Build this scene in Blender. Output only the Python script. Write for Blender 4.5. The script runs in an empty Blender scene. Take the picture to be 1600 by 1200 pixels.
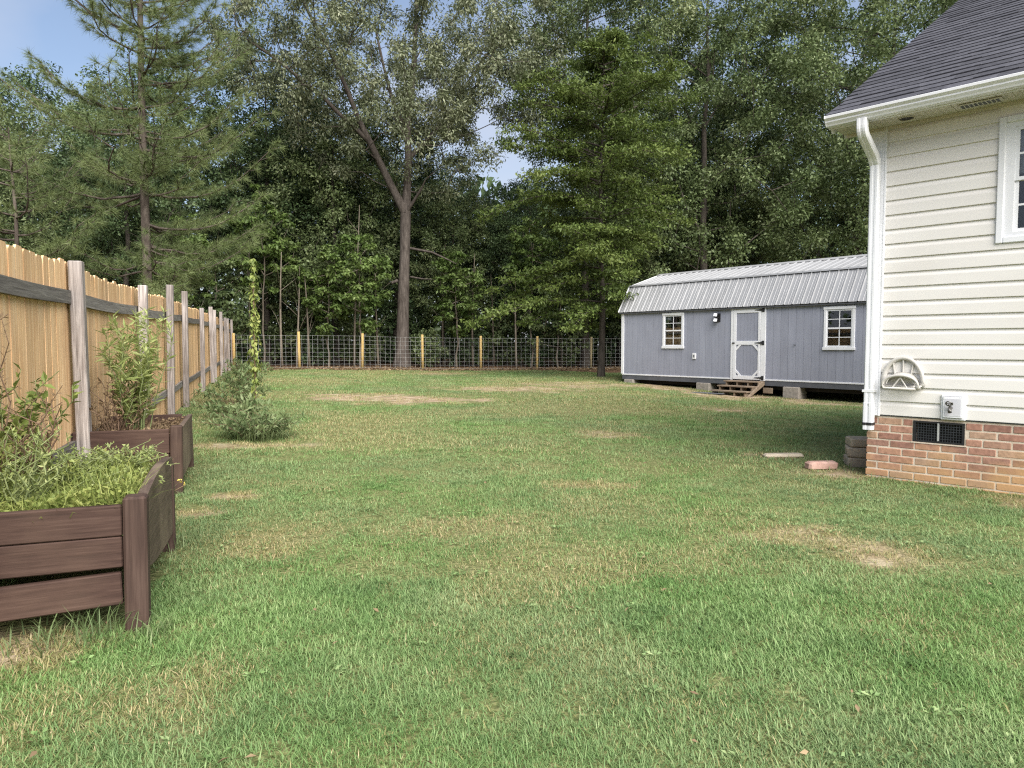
import bpy, math, random
import numpy as np
from mathutils import Vector, Matrix

R = math.radians
random.seed(7)
rng = np.random.default_rng(11)
scene = bpy.context.scene
COL = scene.collection

# ------------------------------------------------------------------ camera
cam_data = bpy.data.cameras.new('camera')
cam = bpy.data.objects.new('camera', cam_data)
COL.objects.link(cam)
cam.location = (0.0, 0.0, 1.2)
cam.rotation_euler = (R(90 - 3.1), 0, 0)
cam_data.sensor_width = 36.0
cam_data.lens = 36.0 * 1109 / 1600
cam_data.clip_start = 0.05
cam_data.clip_end = 2000
scene.camera = cam

# ------------------------------------------------------------------ sky, sun, exposure
SUN_EL, SUN_AZ = 42.0, 156.0          # azimuth of the sun, clockwise from +Y
world = bpy.data.worlds.new('World')
scene.world = world
world.use_nodes = True
wn, wl = world.node_tree.nodes, world.node_tree.links
wn.clear()
wo = wn.new('ShaderNodeOutputWorld')
bg = wn.new('ShaderNodeBackground')
sky = wn.new('ShaderNodeTexSky')
sky.sky_type = 'NISHITA'
sky.sun_disc = False
sky.sun_elevation = R(SUN_EL)
sky.sun_rotation = R(SUN_AZ)
sky.air_density = 1.0
sky.dust_density = 2.4
sky.ozone_density = 1.5
# thin, even cloud cover mixed into the sky
wtc = wn.new('ShaderNodeTexCoord')
wmap = wn.new('ShaderNodeMapping'); wmap.inputs['Scale'].default_value = (1.2, 1.2, 2.6); wmap.inputs['Location'].default_value = (1.3, 0, 0)
wnz = wn.new('ShaderNodeTexNoise'); wnz.inputs['Scale'].default_value = 1.7; wnz.inputs['Detail'].default_value = 5
wcr = wn.new('ShaderNodeValToRGB')
wcr.color_ramp.elements[0].position = 0.36; wcr.color_ramp.elements[0].color = (0.12, 0.12, 0.12, 1)
wcr.color_ramp.elements[1].position = 0.66; wcr.color_ramp.elements[1].color = (0.75, 0.75, 0.75, 1)
wmix = wn.new('ShaderNodeMixRGB'); wmix.inputs[2].default_value = (3.9, 4.0, 4.5, 1)
wl.new(wtc.outputs['Generated'], wmap.inputs['Vector']); wl.new(wmap.outputs[0], wnz.inputs['Vector'])
wl.new(wnz.outputs['Fac'], wcr.inputs[0]); wl.new(wcr.outputs[0], wmix.inputs[0])
wl.new(sky.outputs[0], wmix.inputs[1]); wl.new(wmix.outputs[0], bg.inputs['Color'])
bg.inputs['Strength'].default_value = 0.055
wl.new(bg.outputs[0], wo.inputs['Surface'])

sun_data = bpy.data.lights.new('sun', 'SUN')
sun_data.energy = 2.4
sun_data.angle = R(64)
sun_data.color = (1.0, 0.965, 0.92)
sun = bpy.data.objects.new('sun', sun_data)
COL.objects.link(sun)
sd = Vector((math.sin(R(SUN_AZ)) * math.cos(R(SUN_EL)), math.cos(R(SUN_AZ)) * math.cos(R(SUN_EL)), math.sin(R(SUN_EL))))
sun.rotation_euler = sd.to_track_quat('Z', 'Y').to_euler()
sun.location = (0, 0, 30)

vs = scene.view_settings
vs.view_transform = 'Standard'; vs.look = 'None'; vs.gamma = 1.0; vs.exposure = 1.8
vs.use_curve_mapping = False
scene.cycles.use_denoising = False
scene.cycles.use_adaptive_sampling = False
scene.cycles.pixel_filter_type = 'BLACKMAN_HARRIS'
scene.cycles.filter_width = 1.2
scene.cycles.max_bounces = 6
scene.cycles.diffuse_bounces = 3
scene.cycles.transmission_bounces = 4
scene.cycles.transparent_max_bounces = 6
scene.cycles.caustics_reflective = False
scene.cycles.caustics_refractive = False

# ------------------------------------------------------------------ helpers
def tag(o, label, cat, group=None, kind=None):
    if label: o['label'] = label
    if cat: o['category'] = cat
    if group: o['group'] = group
    if kind: o['kind'] = kind
    return o

def empty(name, loc=(0, 0, 0), rz=0.0):
    o = bpy.data.objects.new(name, None)
    COL.objects.link(o)
    o.location = loc; o.rotation_euler = (0, 0, rz)
    o.empty_display_size = 0.1
    return o

def link(name, me, mat=None, parent=None, loc=(0, 0, 0), rot=(0, 0, 0), scale=None):
    if mat is not None and len(me.materials) == 0:
        me.materials.append(mat)
    o = bpy.data.objects.new(name, me)
    COL.objects.link(o)
    o.parent = parent
    o.location = loc; o.rotation_euler = rot
    if scale is not None: o.scale = scale
    return o

def copy_tree(o, parent=None):
    c = o.copy(); COL.objects.link(c); c.parent = parent
    for ch in o.children: copy_tree(ch, c)
    return c

class MB:
    """collects simple solids, then becomes ONE mesh"""
    def __init__(s): s.v = []; s.f = []
    def add(s, vs_, fs_):
        b = len(s.v); s.v += [tuple(p) for p in vs_]; s.f += [tuple(i + b for i in f) for f in fs_]
    def box(s, x0, x1, y0, y1, z0, z1, m=None):
        p = [(x0,y0,z0),(x1,y0,z0),(x1,y1,z0),(x0,y1,z0),(x0,y0,z1),(x1,y0,z1),(x1,y1,z1),(x0,y1,z1)]
        if m is not None: p = [m @ Vector(q) for q in p]
        s.add(p, [(0,3,2,1),(4,5,6,7),(0,1,5,4),(1,2,6,5),(2,3,7,6),(3,0,4,7)]); return s
    def bev(s, x0, x1, y0, y1, z0, z1, b=0.004, m=None):
        """box with chamfered edges (three nested rings)"""
        p = []
        for (z, i) in ((z0, b), (z0 + b, 0), (z1 - b, 0), (z1, b)):
            p += [(x0+i+0*b, y0+i, z), (x1-i, y0+i, z), (x1-i, y1-i, z), (x0+i, y1-i, z)]
        # cut the vertical edges too
        q = []
        for k in range(4):
            z = p[k*4][2]; i = b if k in (0, 3) else 0
            X0, X1, Y0, Y1 = x0+i, x1-i, y0+i, y1-i; c = b
            q += [(X0+c,Y0,z),(X1-c,Y0,z),(X1,Y0+c,z),(X1,Y1-c,z),(X1-c,Y1,z),(X0+c,Y1,z),(X0,Y1-c,z),(X0,Y0+c,z)]
        if m is not None: q = [m @ Vector(t) for t in q]
        f = [tuple(range(7, -1, -1)), tuple(range(24, 32))]
        for k in range(3):
            for j in range(8):
                a, c2 = k*8+j, k*8+(j+1) % 8
                f.append((a, c2, c2+8, a+8))
        s.add(q, f); return s
    def prism(s, poly, fn, d0, d1):
        """poly (a,b) extruded from d0 to d1; fn(a,b,d)->xyz"""
        n = len(poly)
        s.add([fn(a, b, d0) for a, b in poly] + [fn(a, b, d1) for a, b in poly],
              [tuple(range(n-1, -1, -1)), tuple(range(n, 2*n))] + [(i, (i+1) % n, (i+1) % n+n, i+n) for i in range(n)])
        return s
    def tube(s, pts, rad, sides=8, sx=1.0, sy=1.0, cap=True):
        pts = [Vector(p) for p in pts]
        if not hasattr(rad, '__len__'): rad = [rad]*len(pts)
        b = len(s.v)
        up = Vector((0.13, 0.21, 0.97))
        for i, p in enumerate(pts):
            t = (pts[min(i+1, len(pts)-1)] - pts[max(i-1, 0)]).normalized()
            a = t.cross(up)
            if a.length < 0.15: a = t.cross(Vector((1, 0, 0)))
            a.normalize(); c = a.cross(t).normalized()
            for k in range(sides):
                w = 2*math.pi*k/sides
                s.v.append(tuple(p + a*math.cos(w)*rad[i]*sx + c*math.sin(w)*rad[i]*sy))
        for i in range(len(pts)-1):
            for k in range(sides):
                s.f.append((b+i*sides+k, b+i*sides+(k+1) % sides, b+(i+1)*sides+(k+1) % sides, b+(i+1)*sides+k))
        if cap:
            s.f.append(tuple(b+k for k in range(sides-1, -1, -1)))
            e = b+(len(pts)-1)*sides
            s.f.append(tuple(e+k for k in range(sides)))
        return s
    def mesh(s, name, smooth=False):
        me = bpy.data.meshes.new(name); me.from_pydata(s.v, [], s.f); me.update()
        if smooth: me.polygons.foreach_set('use_smooth', [True]*len(me.polygons))
        return me
    def build(s, name, mat, parent=None, loc=(0, 0, 0), rot=(0, 0, 0), smooth=False):
        return link(name, s.mesh(name, smooth), mat, parent, loc, rot)

def np_mesh(name, V, T, smooth=False):
    V = np.asarray(V, np.float32); T = np.asarray(T, np.int32)
    me = bpy.data.meshes.new(name)
    me.vertices.add(len(V)); me.vertices.foreach_set('co', V.ravel())
    k = T.shape[1]
    me.loops.add(T.size); me.loops.foreach_set('vertex_index', T.ravel())
    me.polygons.add(len(T)); me.polygons.foreach_set('loop_start', np.arange(0, T.size, k, dtype=np.int32))
    me.update(calc_edges=True)
    if smooth: me.polygons.foreach_set('use_smooth', np.ones(len(T), bool))
    return me

def unit(a): return a/np.maximum(np.linalg.norm(a, axis=-1, keepdims=True), 1e-9)

def leaf_geo(P, D, N, L, W, fold=0.25):
    """rhombic folded leaves: centre P, axis D, normal N"""
    n = len(P); D = unit(D); S = unit(np.cross(D, N)); N = np.cross(S, D)
    L = np.broadcast_to(L, (n,))[:, None]; W = np.broadcast_to(W, (n,))[:, None]
    V = np.stack([P - D*L*.5, P + S*W*.5 + N*W*fold - D*L*.06, P + D*L*.5, P - S*W*.5 + N*W*fold - D*L*.06], 1).reshape(-1, 3)
    b = (np.arange(n)*4)[:, None]
    T = np.concatenate([b+[[0, 1, 2]], b+[[0, 2, 3]]], 1).reshape(-1, 3)
    return V, T

def blade_geo(P, yaw, lean, H, W, curl=0.8, seg=3):
    """grass blades rooted at P, leaning towards yaw"""
    n = len(P); H = np.broadcast_to(H, (n,)); W = np.broadcast_to(W, (n,))
    d = np.stack([np.cos(yaw), np.sin(yaw), 0*yaw], 1); s = np.stack([-np.sin(yaw), np.cos(yaw), 0*yaw], 1)
    rows = []; pos = P.copy(); ang = lean.copy()
    for k in range(seg+1):
        w = (W*(1-0.85*(k/seg)**1.5))[:, None]*.5
        if k < seg: rows += [pos - s*w, pos + s*w]
        else: rows += [pos.copy()]
        st = (H/seg)[:, None]
        pos = pos + st*(d*np.sin(ang)[:, None] + np.array([0, 0, 1.])*np.cos(ang)[:, None])
        ang = ang + curl/seg
    V = np.stack(rows, 1).reshape(-1, 3); m = 2*seg+1
    f = []
    for k in range(seg-1): f += [[2*k, 2*k+1, 2*k+3], [2*k, 2*k+3, 2*k+2]]
    f += [[2*seg-2, 2*seg-1, 2*seg]]
    T = ((np.arange(n)*m)[:, None, None] + np.array(f)[None]).reshape(-1, 3)
    return V, T

def join_geo(parts):
    V = []; T = []; b = 0
    for v, t in parts:
        V.append(v); T.append(t+b); b += len(v)
    return np.concatenate(V), np.concatenate(T)

# value noise for laying out ground and scatter
_lat = np.random.default_rng(3).random((256, 256))
def vnoise(x, y):
    x = np.asarray(x, float); y = np.asarray(y, float)
    xi = np.floor(x).astype(int); yi = np.floor(y).astype(int); fx = x-xi; fy = y-yi
    fx = fx*fx*(3-2*fx); fy = fy*fy*(3-2*fy)
    g = lambda a, b: _lat[a % 256, b % 256]
    return (g(xi, yi)*(1-fx)+g(xi+1, yi)*fx)*(1-fy)+(g(xi, yi+1)*(1-fx)+g(xi+1, yi+1)*fx)*fy
def fbm(x, y, o=4):
    s = 0; a = .5
    for k in range(o): s = s+a*vnoise(x*2**k+17*k, y*2**k+5*k); a *= .5
    return s
def sstep(a, b, x):
    t = np.clip((np.asarray(x, float)-a)/(b-a), 0, 1); return t*t*(3-2*t)

def ground_z(x, y):
    x = np.asarray(x, float); y = np.asarray(y, float)
    z = 0.16*sstep(4, 28, y) - 0.22*np.exp(-(((x-8)/6)**2+((y-17)/6)**2)) + 0.1*sstep(2, 8, -x)*sstep(3, 10, y)
    return z + 0.03*(fbm(x*.35+9, y*.35)-.47)*sstep(3, 9, y)
def gz(x, y): return float(ground_z(x, y))

# ------------------------------------------------------------------ materials
def new_mat(name):
    m = bpy.data.materials.new(name); m.use_nodes = True
    nt = m.node_tree; b = nt.nodes['Principled BSDF']
    return m, nt.nodes, nt.links, b

def ramp(nodes, stops):
    r = nodes.new('ShaderNodeValToRGB'); e = r.color_ramp.elements
    while len(e) < len(stops): e.new(0.5)
    for k, (p, c) in enumerate(stops):
        e[k].position = p; e[k].color = (*c, 1)
    return r

def obj_vec(nodes, links, scale, rand=True, space='Object'):
    tc = nodes.new('ShaderNodeTexCoord'); mp = nodes.new('ShaderNodeMapping')
    mp.inputs['Scale'].default_value = scale
    if rand:
        oi = nodes.new('ShaderNodeObjectInfo'); mu = nodes.new('ShaderNodeMath'); mu.operation = 'MULTIPLY'; mu.inputs[1].default_value = 91.7
        ad = nodes.new('ShaderNodeVectorMath'); ad.operation = 'ADD'
        links.new(oi.outputs['Random'], mu.inputs[0]); links.new(mu.outputs[0], ad.inputs[1])
        links.new(tc.outputs[space], mp.inputs['Vector']); links.new(mp.outputs[0], ad.inputs[0])
        return ad.outputs[0]
    links.new(tc.outputs[space], mp.inputs['Vector'])
    return mp.outputs[0]

def surf(name, stops, scale=(1, 1, 1), nscale=6.0, detail=6, rough=0.6, bump=0.0, bscale=None, objvar=0.0, spec=0.3, metal=0.0, dirt=None, distort=0.0):
    """noise-ramped surface; objvar varies value from piece to piece; dirt=(colour, amount)"""
    m, n, l, b = new_mat(name)
    v = obj_vec(n, l, scale)
    nz = n.new('ShaderNodeTexNoise'); nz.inputs['Scale'].default_value = nscale; nz.inputs['Detail'].default_value = detail
    nz.inputs['Roughness'].default_value = 0.62; nz.inputs['Distortion'].default_value = distort
    l.new(v, nz.inputs['Vector'])
    r = ramp(n, stops); l.new(nz.outputs['Fac'], r.inputs[0]); col = r.outputs[0]
    if dirt:
        tc = n.new('ShaderNodeTexCoord'); n2 = n.new('ShaderNodeTexNoise'); n2.inputs['Scale'].default_value = 2.3; n2.inputs['Detail'].default_value = 7
        ge = n.new('ShaderNodeNewGeometry'); l.new(ge.outputs['Position'], n2.inputs['Vector'])
        mr = n.new('ShaderNodeMapRange'); mr.inputs[1].default_value = .45; mr.inputs[2].default_value = .75; mr.inputs[4].default_value = dirt[1]
        l.new(n2.outputs['Fac'], mr.inputs[0])
        mx = n.new('ShaderNodeMixRGB'); mx.inputs[2].default_value = (*dirt[0], 1)
        l.new(mr.outputs[0], mx.inputs[0]); l.new(col, mx.inputs[1]); col = mx.outputs[0]
    if objvar:
        oi = n.new('ShaderNodeObjectInfo'); mr = n.new('ShaderNodeMapRange')
        mr.inputs[3].default_value = 1-objvar; mr.inputs[4].default_value = 1+objvar
        hs = n.new('ShaderNodeHueSaturation'); l.new(oi.outputs['Random'], mr.inputs[0]); l.new(mr.outputs[0], hs.inputs['Value'])
        l.new(col, hs.inputs['Color']); col = hs.outputs[0]
    l.new(col, b.inputs['Base Color'])
    b.inputs['Roughness'].default_value = rough; b.inputs['Specular IOR Level'].default_value = spec; b.inputs['Metallic'].default_value = metal
    if bump:
        src = nz
        if bscale:
            src = n.new('ShaderNodeTexNoise'); src.inputs['Scale'].default_value = bscale; src.inputs['Detail'].default_value = 8; l.new(v, src.inputs['Vector'])
        bp = n.new('ShaderNodeBump'); bp.inputs['Strength'].default_value = bump; bp.inputs['Distance'].default_value = 0.01
        l.new(src.outputs['Fac'], bp.inputs['Height']); l.new(bp.outputs[0], b.inputs['Normal'])
    return m

def leaf_mat(name, cols, trans=0.3, rough=0.5, spec=0.25, big=0.5):
    """each leaf its own tone, whole boughs drifting between two tones"""
    m, n, l, b = new_mat(name)
    ge = n.new('ShaderNodeNewGeometry')
    r = ramp(n, [(k/(len(cols)-1), c) for k, c in enumerate(cols)])
    tc = n.new('ShaderNodeTexCoord'); nz = n.new('ShaderNodeTexNoise'); nz.inputs['Scale'].default_value = big; nz.inputs['Detail'].default_value = 3
    l.new(tc.outputs['Object'], nz.inputs['Vector'])
    m1 = n.new('ShaderNodeMath'); m1.operation = 'MULTIPLY_ADD'; m1.inputs[1].default_value = 0.55
    m2 = n.new('ShaderNodeMath'); m2.operation = 'MULTIPLY_ADD'; m2.inputs[1].default_value = 1.6; m2.inputs[2].default_value = -0.58
    l.new(nz.outputs['Fac'], m2.inputs[0]); l.new(m2.outputs[0], m1.inputs[2]); l.new(ge.outputs['Random Per Island'], m1.inputs[0])
    l.new(m1.outputs[0], r.inputs[0])
    l.new(r.outputs[0], b.inputs['Base Color']); b.inputs['Roughness'].default_value = rough; b.inputs['Specular IOR Level'].default_value = spec
    tr = n.new('ShaderNodeBsdfTranslucent'); mx = n.new('ShaderNodeMixShader'); mx.inputs[0].default_value = trans
    l.new(r.outputs[0], tr.inputs['Color']); l.new(b.outputs[0], mx.inputs[1]); l.new(tr.outputs[0], mx.inputs[2])
    l.new(mx.outputs[0], n['Material Output'].inputs['Surface'])
    return m

def glass_mat(name, tint=(0.9, 0.95, 1.0)):
    m, n, l, b = new_mat(name)
    tr = n.new('ShaderNodeBsdfTransparent'); tr.inputs[0].default_value = (*tint, 1)
    gl = n.new('ShaderNodeBsdfGlossy'); gl.inputs['Roughness'].default_value = 0.02
    fr = n.new('ShaderNodeFresnel'); fr.inputs[0].default_value = 1.6
    mx = n.new('ShaderNodeMixShader')
    l.new(fr.outputs[0], mx.inputs[0]); l.new(tr.outputs[0], mx.inputs[1]); l.new(gl.outputs[0], mx.inputs[2])
    l.new(mx.outputs[0], n['Material Output'].inputs['Surface'])
    return m

M = {}
M['picket'] = surf('cedar_picket', [(.28, (.38, .205, .098)), (.40, (.63, .39, .20)), (.55, (.76, .52, .29)), (.75, (.83, .63, .41))], (14, 9, .5), 3.2, 7, .75, .25, objvar=.16, spec=.15, dirt=((.40, .28, .18), .4), distort=.6)
M['greywood'] = surf('weathered_wood', [(.28, (.11, .092, .085)), (.5, (.30, .265, .245)), (.72, (.55, .50, .47))], (22, 22, .9), 2.2, 6, .85, .4, objvar=.15, spec=.15, dirt=((.14, .11, .09), .5), distort=.8)
M['greyrail'] = surf('weathered_rail', [(.3, (.11, .10, .092)), (.55, (.22, .205, .185)), (.8, (.36, .335, .30))], (.9, 14, 22), 2.2, 6, .85, .4, objvar=.2, spec=.15, distort=.8)
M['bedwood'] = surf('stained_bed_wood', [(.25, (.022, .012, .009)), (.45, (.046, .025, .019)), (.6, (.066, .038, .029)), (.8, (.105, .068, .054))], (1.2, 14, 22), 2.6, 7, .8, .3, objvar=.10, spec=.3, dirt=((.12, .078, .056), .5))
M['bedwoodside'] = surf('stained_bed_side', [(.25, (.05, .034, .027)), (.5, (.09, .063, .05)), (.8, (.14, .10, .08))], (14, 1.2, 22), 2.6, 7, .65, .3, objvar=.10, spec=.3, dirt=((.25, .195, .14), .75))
M['bedpost'] = surf('stained_bed_post', [(.25, (.028, .016, .012)), (.5, (.058, .035, .027)), (.8, (.10, .066, .052))], (18, 18, 1.0), 2.6, 7, .8, .3, objvar=.10, spec=.3, dirt=((.16, .105, .07), .5))
M['newpost'] = surf('treated_post', [(.3, (.40, .27, .10)), (.6, (.55, .40, .17)), (.8, (.62, .47, .22))], (9, 9, .8), 3, 5, .8, .2, objvar=.12, spec=.15)
M['shadedpost'] = surf('shaded_post', [(.3, (.20, .16, .09)), (.7, (.33, .28, .17))], (9, 9, .8), 3, 5, .8, .2, spec=.15)  # same post timber, shade at the right-hand posts painted into a duller colour
M['wire'] = surf('galvanised_wire', [(.3, (.40, .41, .40)), (.7, (.58, .59, .57))], (1, 1, 1), 3, 3, .5, metal=.3, spec=.5)
M['soil'] = surf('bed_soil', [(.3, (.045, .03, .02)), (.7, (.12, .085, .055))], (1, 1, 1), 22, 8, .95, .8, spec=.1)
M['bark'] = surf('oak_bark', [(.3, (.045, .037, .032)), (.55, (.10, .085, .074)), (.8, (.18, .155, .135))], (7, 7, 1.3), 1.6, 8, .9, .9, spec=.1)
M['pinebark'] = surf('pine_bark', [(.3, (.045, .036, .03)), (.55, (.11, .09, .075)), (.8, (.19, .16, .135))], (6, 6, 2.0), 1.5, 8, .9, .9, spec=.1)
M['darkbark'] = surf('wood_bark', [(.3, (.035, .03, .026)), (.7, (.11, .095, .08))], (6, 6, 1.2), 1.6, 6, .9, .5, spec=.1, objvar=.3)
M['palebark'] = surf('sapling_bark', [(.3, (.10, .085, .065)), (.7, (.22, .19, .15))], (6, 6, 1.2), 1.6, 6, .9, .5, spec=.1, objvar=.2)

M['leaf_oak'] = leaf_mat('oak_leaf', [(.085, .105, .055), (.14, .165, .085), (.20, .225, .125), (.28, .29, .18)], .25, .4, .5)
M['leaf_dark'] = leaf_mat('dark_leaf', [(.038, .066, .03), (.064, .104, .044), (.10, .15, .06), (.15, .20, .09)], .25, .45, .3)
M['leaf_mid'] = leaf_mat('mid_leaf', [(.075, .11, .046), (.12, .165, .066), (.175, .225, .095), (.26, .295, .15)], .28, .42, .35)
M['leaf_yel'] = leaf_mat('yellow_green_leaf', [(.05, .08, .02), (.085, .125, .03), (.125, .17, .042), (.175, .215, .06)], .28, .5, .25)
M['leaf_light'] = leaf_mat('sapling_leaf', [(.065, .11, .028), (.105, .165, .042), (.15, .215, .062), (.22, .28, .10)], .32, .45, .3)
M['needle'] = leaf_mat('pine_needle', [(.09, .13, .05), (.14, .185, .07), (.19, .235, .09), (.25, .285, .13)], .2, .5, .3, big=.8)
M['weed'] = leaf_mat('weed_leaf', [(.11, .15, .035), (.19, .245, .06), (.30, .34, .10), (.45, .44, .16)], .35, .5, .25, big=3)
M['willow'] = leaf_mat('willow_weed_leaf', [(.19, .24, .075), (.29, .35, .115), (.39, .44, .17), (.50, .52, .25)], .35, .5, .25, big=3)
M['bush'] = leaf_mat('bush_leaf', [(.09, .14, .055), (.14, .195, .08), (.20, .255, .115), (.27, .31, .16)], .3, .5, .25, big=2.5)
M['drystem'] = leaf_mat('dry_stem', [(.13, .085, .05), (.24, .17, .10), (.36, .27, .16)], .2, .7, .15, big=4)
M['greenstem'] = surf('green_stem', [(.3, (.14, .18, .07)), (.7, (.24, .27, .12))], (1, 1, 1), 8, 3, .7, spec=.2)
M['redstem'] = surf('brown_stem', [(.3, (.10, .06, .04)), (.7, (.22, .15, .10))], (1, 1, 1), 8, 3, .7, spec=.2)
M['flower'] = surf('yellow_flower', [(.3, (.62, .5, .06)), (.7, (.75, .66, .16))], (1, 1, 1), 20, 3, .7, spec=.2)

M['siding'] = surf('vinyl_siding', [(.3, (.70, .675, .635)), (.7, (.75, .73, .69))], (.5, 2, 2), 2, 5, .5, spec=.35, dirt=((.63, .60, .55), .4))
M['white'] = surf('white_paint', [(.3, (.72, .73, .75)), (.7, (.80, .81, .83))], (1, 1, 1), 3, 5, .45, spec=.4, dirt=((.62, .61, .58), .35))
M['soffit'] = surf('cream_soffit', [(.3, (.56, .53, .45)), (.7, (.62, .59, .52))], (1, 1, 1), 4, 4, .6, spec=.25, dirt=((.42, .38, .30), .4))
M['mortar'] = surf('mortar', [(.3, (.52, .44, .35)), (.7, (.68, .59, .48))], (1, 1, 1), 16, 6, .95, .4, spec=.1, dirt=((.50, .33, .16), .6))
M['shingle'] = surf('asphalt_shingle', [(.3, (.045, .046, .055)), (.55, (.07, .071, .082)), (.8, (.105, .105, .118))], (1, 1, 1), 30, 6, .92, .35, bscale=180, objvar=.22, spec=.15)
M['black'] = surf('black_metal', [(.3, (.012, .012, .013)), (.7, (.025, .025, .027))], (1, 1, 1), 8, 3, .5, spec=.4)
M['darkgrey'] = surf('dark_grey_trim', [(.3, (.085, .09, .10)), (.7, (.12, .125, .14))], (1, 1, 1), 5, 4, .6, spec=.3)
M['ventmetal'] = surf('vent_metal', [(.3, (.03, .034, .04)), (.7, (.06, .066, .075))], (1, 1, 1), 8, 3, .45, spec=.5, metal=.3)
M['plastic'] = surf('cream_plastic', [(.3, (.52, .50, .46)), (.7, (.60, .58, .54))], (1, 1, 1), 6, 4, .5, spec=.35, dirt=((.30, .27, .23), .5))
M['steel'] = surf('faucet_metal', [(.3, (.10, .095, .09)), (.7, (.26, .25, .23))], (1, 1, 1), 20, 4, .35, metal=.8, spec=.5)
M['shedwall'] = surf('grey_shed_paint', [(.25, (.255, .27, .325)), (.5, (.29, .305, .365)), (.75, (.32, .335, .395))], (7, 7, .5), 2.5, 6, .6, .15, objvar=.05, spec=.3, dirt=((.25, .26, .31), .55))
M['shedroof'] = surf('bare_metal_roof', [(.3, (.29, .295, .30)), (.7, (.36, .365, .37))], (1, .4, .4), 3, 5, .45, spec=.4, metal=.25, objvar=.05, dirt=((.33, .33, .33), .4))
M['concrete'] = surf('concrete_block', [(.3, (.24, .215, .185)), (.7, (.40, .365, .32))], (1, 1, 1), 14, 7, .95, .5, spec=.1, objvar=.12)
M['stepwood'] = surf('step_wood', [(.3, (.16, .12, .085)), (.7, (.33, .26, .19))], (1.2, 16, 16), 2, 6, .8, .3, spec=.15, objvar=.15)
M['stud'] = surf('bare_stud_wood', [(.3, (.40, .25, .12)), (.7, (.56, .38, .2))], (12, 12, 1), 2, 5, .8, spec=.15)
M['interior'] = surf('dark_interior', [(.3, (.03, .026, .024)), (.7, (.05, .044, .04))], (1, 1, 1), 2, 3, .9, spec=.1)
M['paver'] = surf('red_paver', [(.3, (.34, .21, .17)), (.7, (.50, .34, .28))], (1, 1, 1), 14, 7, .95, .5, spec=.1)
M['stone'] = surf('tan_block', [(.3, (.36, .30, .22)), (.7, (.52, .45, .35))], (1, 1, 1), 12, 7, .95, .6, spec=.1, objvar=.15)
M['glass'] = glass_mat('window_glass')

def brick_mat():
    m, n, l, b = new_mat('red_brick')
    oi = n.new('ShaderNodeObjectInfo')
    r = ramp(n, [(0, (.22, .125, .10)), (.25, (.33, .175, .13)), (.5, (.40, .225, .16)), (.72, (.31, .175, .135)), (.86, (.44, .285, .19)), (1, (.30, .22, .18))])
    l.new(oi.outputs['Random'], r.inputs[0])
    v = obj_vec(n, l, (1, 1, 1)); nz = n.new('ShaderNodeTexNoise'); nz.inputs['Scale'].default_value = 26; nz.inputs['Detail'].default_value = 8
    l.new(v, nz.inputs['Vector'])
    mx = n.new('ShaderNodeMixRGB'); mx.blend_type = 'OVERLAY'; mx.inputs[0].default_value = .55
    l.new(r.outputs[0], mx.inputs[1]); l.new(nz.outputs['Fac'], mx.inputs[2])
    # clay splash stains with their own ragged shape, strongest near the ground on one stretch of the wall, and old mortar smears
    ge = n.new('ShaderNodeNewGeometry'); n2 = n.new('ShaderNodeTexNoise'); n2.inputs['Scale'].default_value = 3.2; n2.inputs['Detail'].default_value = 6
    l.new(ge.outputs['Position'], n2.inputs['Vector'])
    sp = n.new('ShaderNodeSeparateXYZ'); l.new(ge.outputs['Position'], sp.inputs[0])
    z = n.new('ShaderNodeMapRange'); z.inputs[1].default_value = .46; z.inputs[2].default_value = .08; z.inputs[3].default_value = -.12; z.inputs[4].default_value = .42
    l.new(sp.outputs['Z'], z.inputs[0])
    x = n.new('ShaderNodeMapRange'); x.inputs[1].default_value = 3.3; x.inputs[2].default_value = 4.4; x.inputs[3].default_value = -.2; x.inputs[4].default_value = .12
    l.new(sp.outputs['X'], x.inputs[0])
    a = n.new('ShaderNodeMath'); a.operation = 'ADD'; l.new(z.outputs[0], a.inputs[0]); l.new(x.outputs[0], a.inputs[1])
    a2 = n.new('ShaderNodeMath'); a2.operation = 'ADD'; l.new(a.outputs[0], a2.inputs[0]); l.new(n2.outputs['Fac'], a2.inputs[1])
    st = n.new('ShaderNodeMapRange'); st.inputs[1].default_value = .48; st.inputs[2].default_value = .9; st.inputs[4].default_value = .85; l.new(a2.outputs[0], st.inputs[0])
    m2 = n.new('ShaderNodeMixRGB'); m2.inputs[2].default_value = (.50, .31, .15, 1)
    l.new(st.outputs[0], m2.inputs[0]); l.new(mx.outputs[0], m2.inputs[1])
    l.new(m2.outputs[0], b.inputs['Base Color']); b.inputs['Roughness'].default_value = .92; b.inputs['Specular IOR Level'].default_value = .15
    bp = n.new('ShaderNodeBump'); bp.inputs['Strength'].default_value = .5; bp.inputs['Distance'].default_value = .006
    l.new(nz.outputs['Fac'], bp.inputs['Height']); l.new(bp.outputs[0], b.inputs['Normal'])
    return m
M['brick'] = brick_mat()

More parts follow.
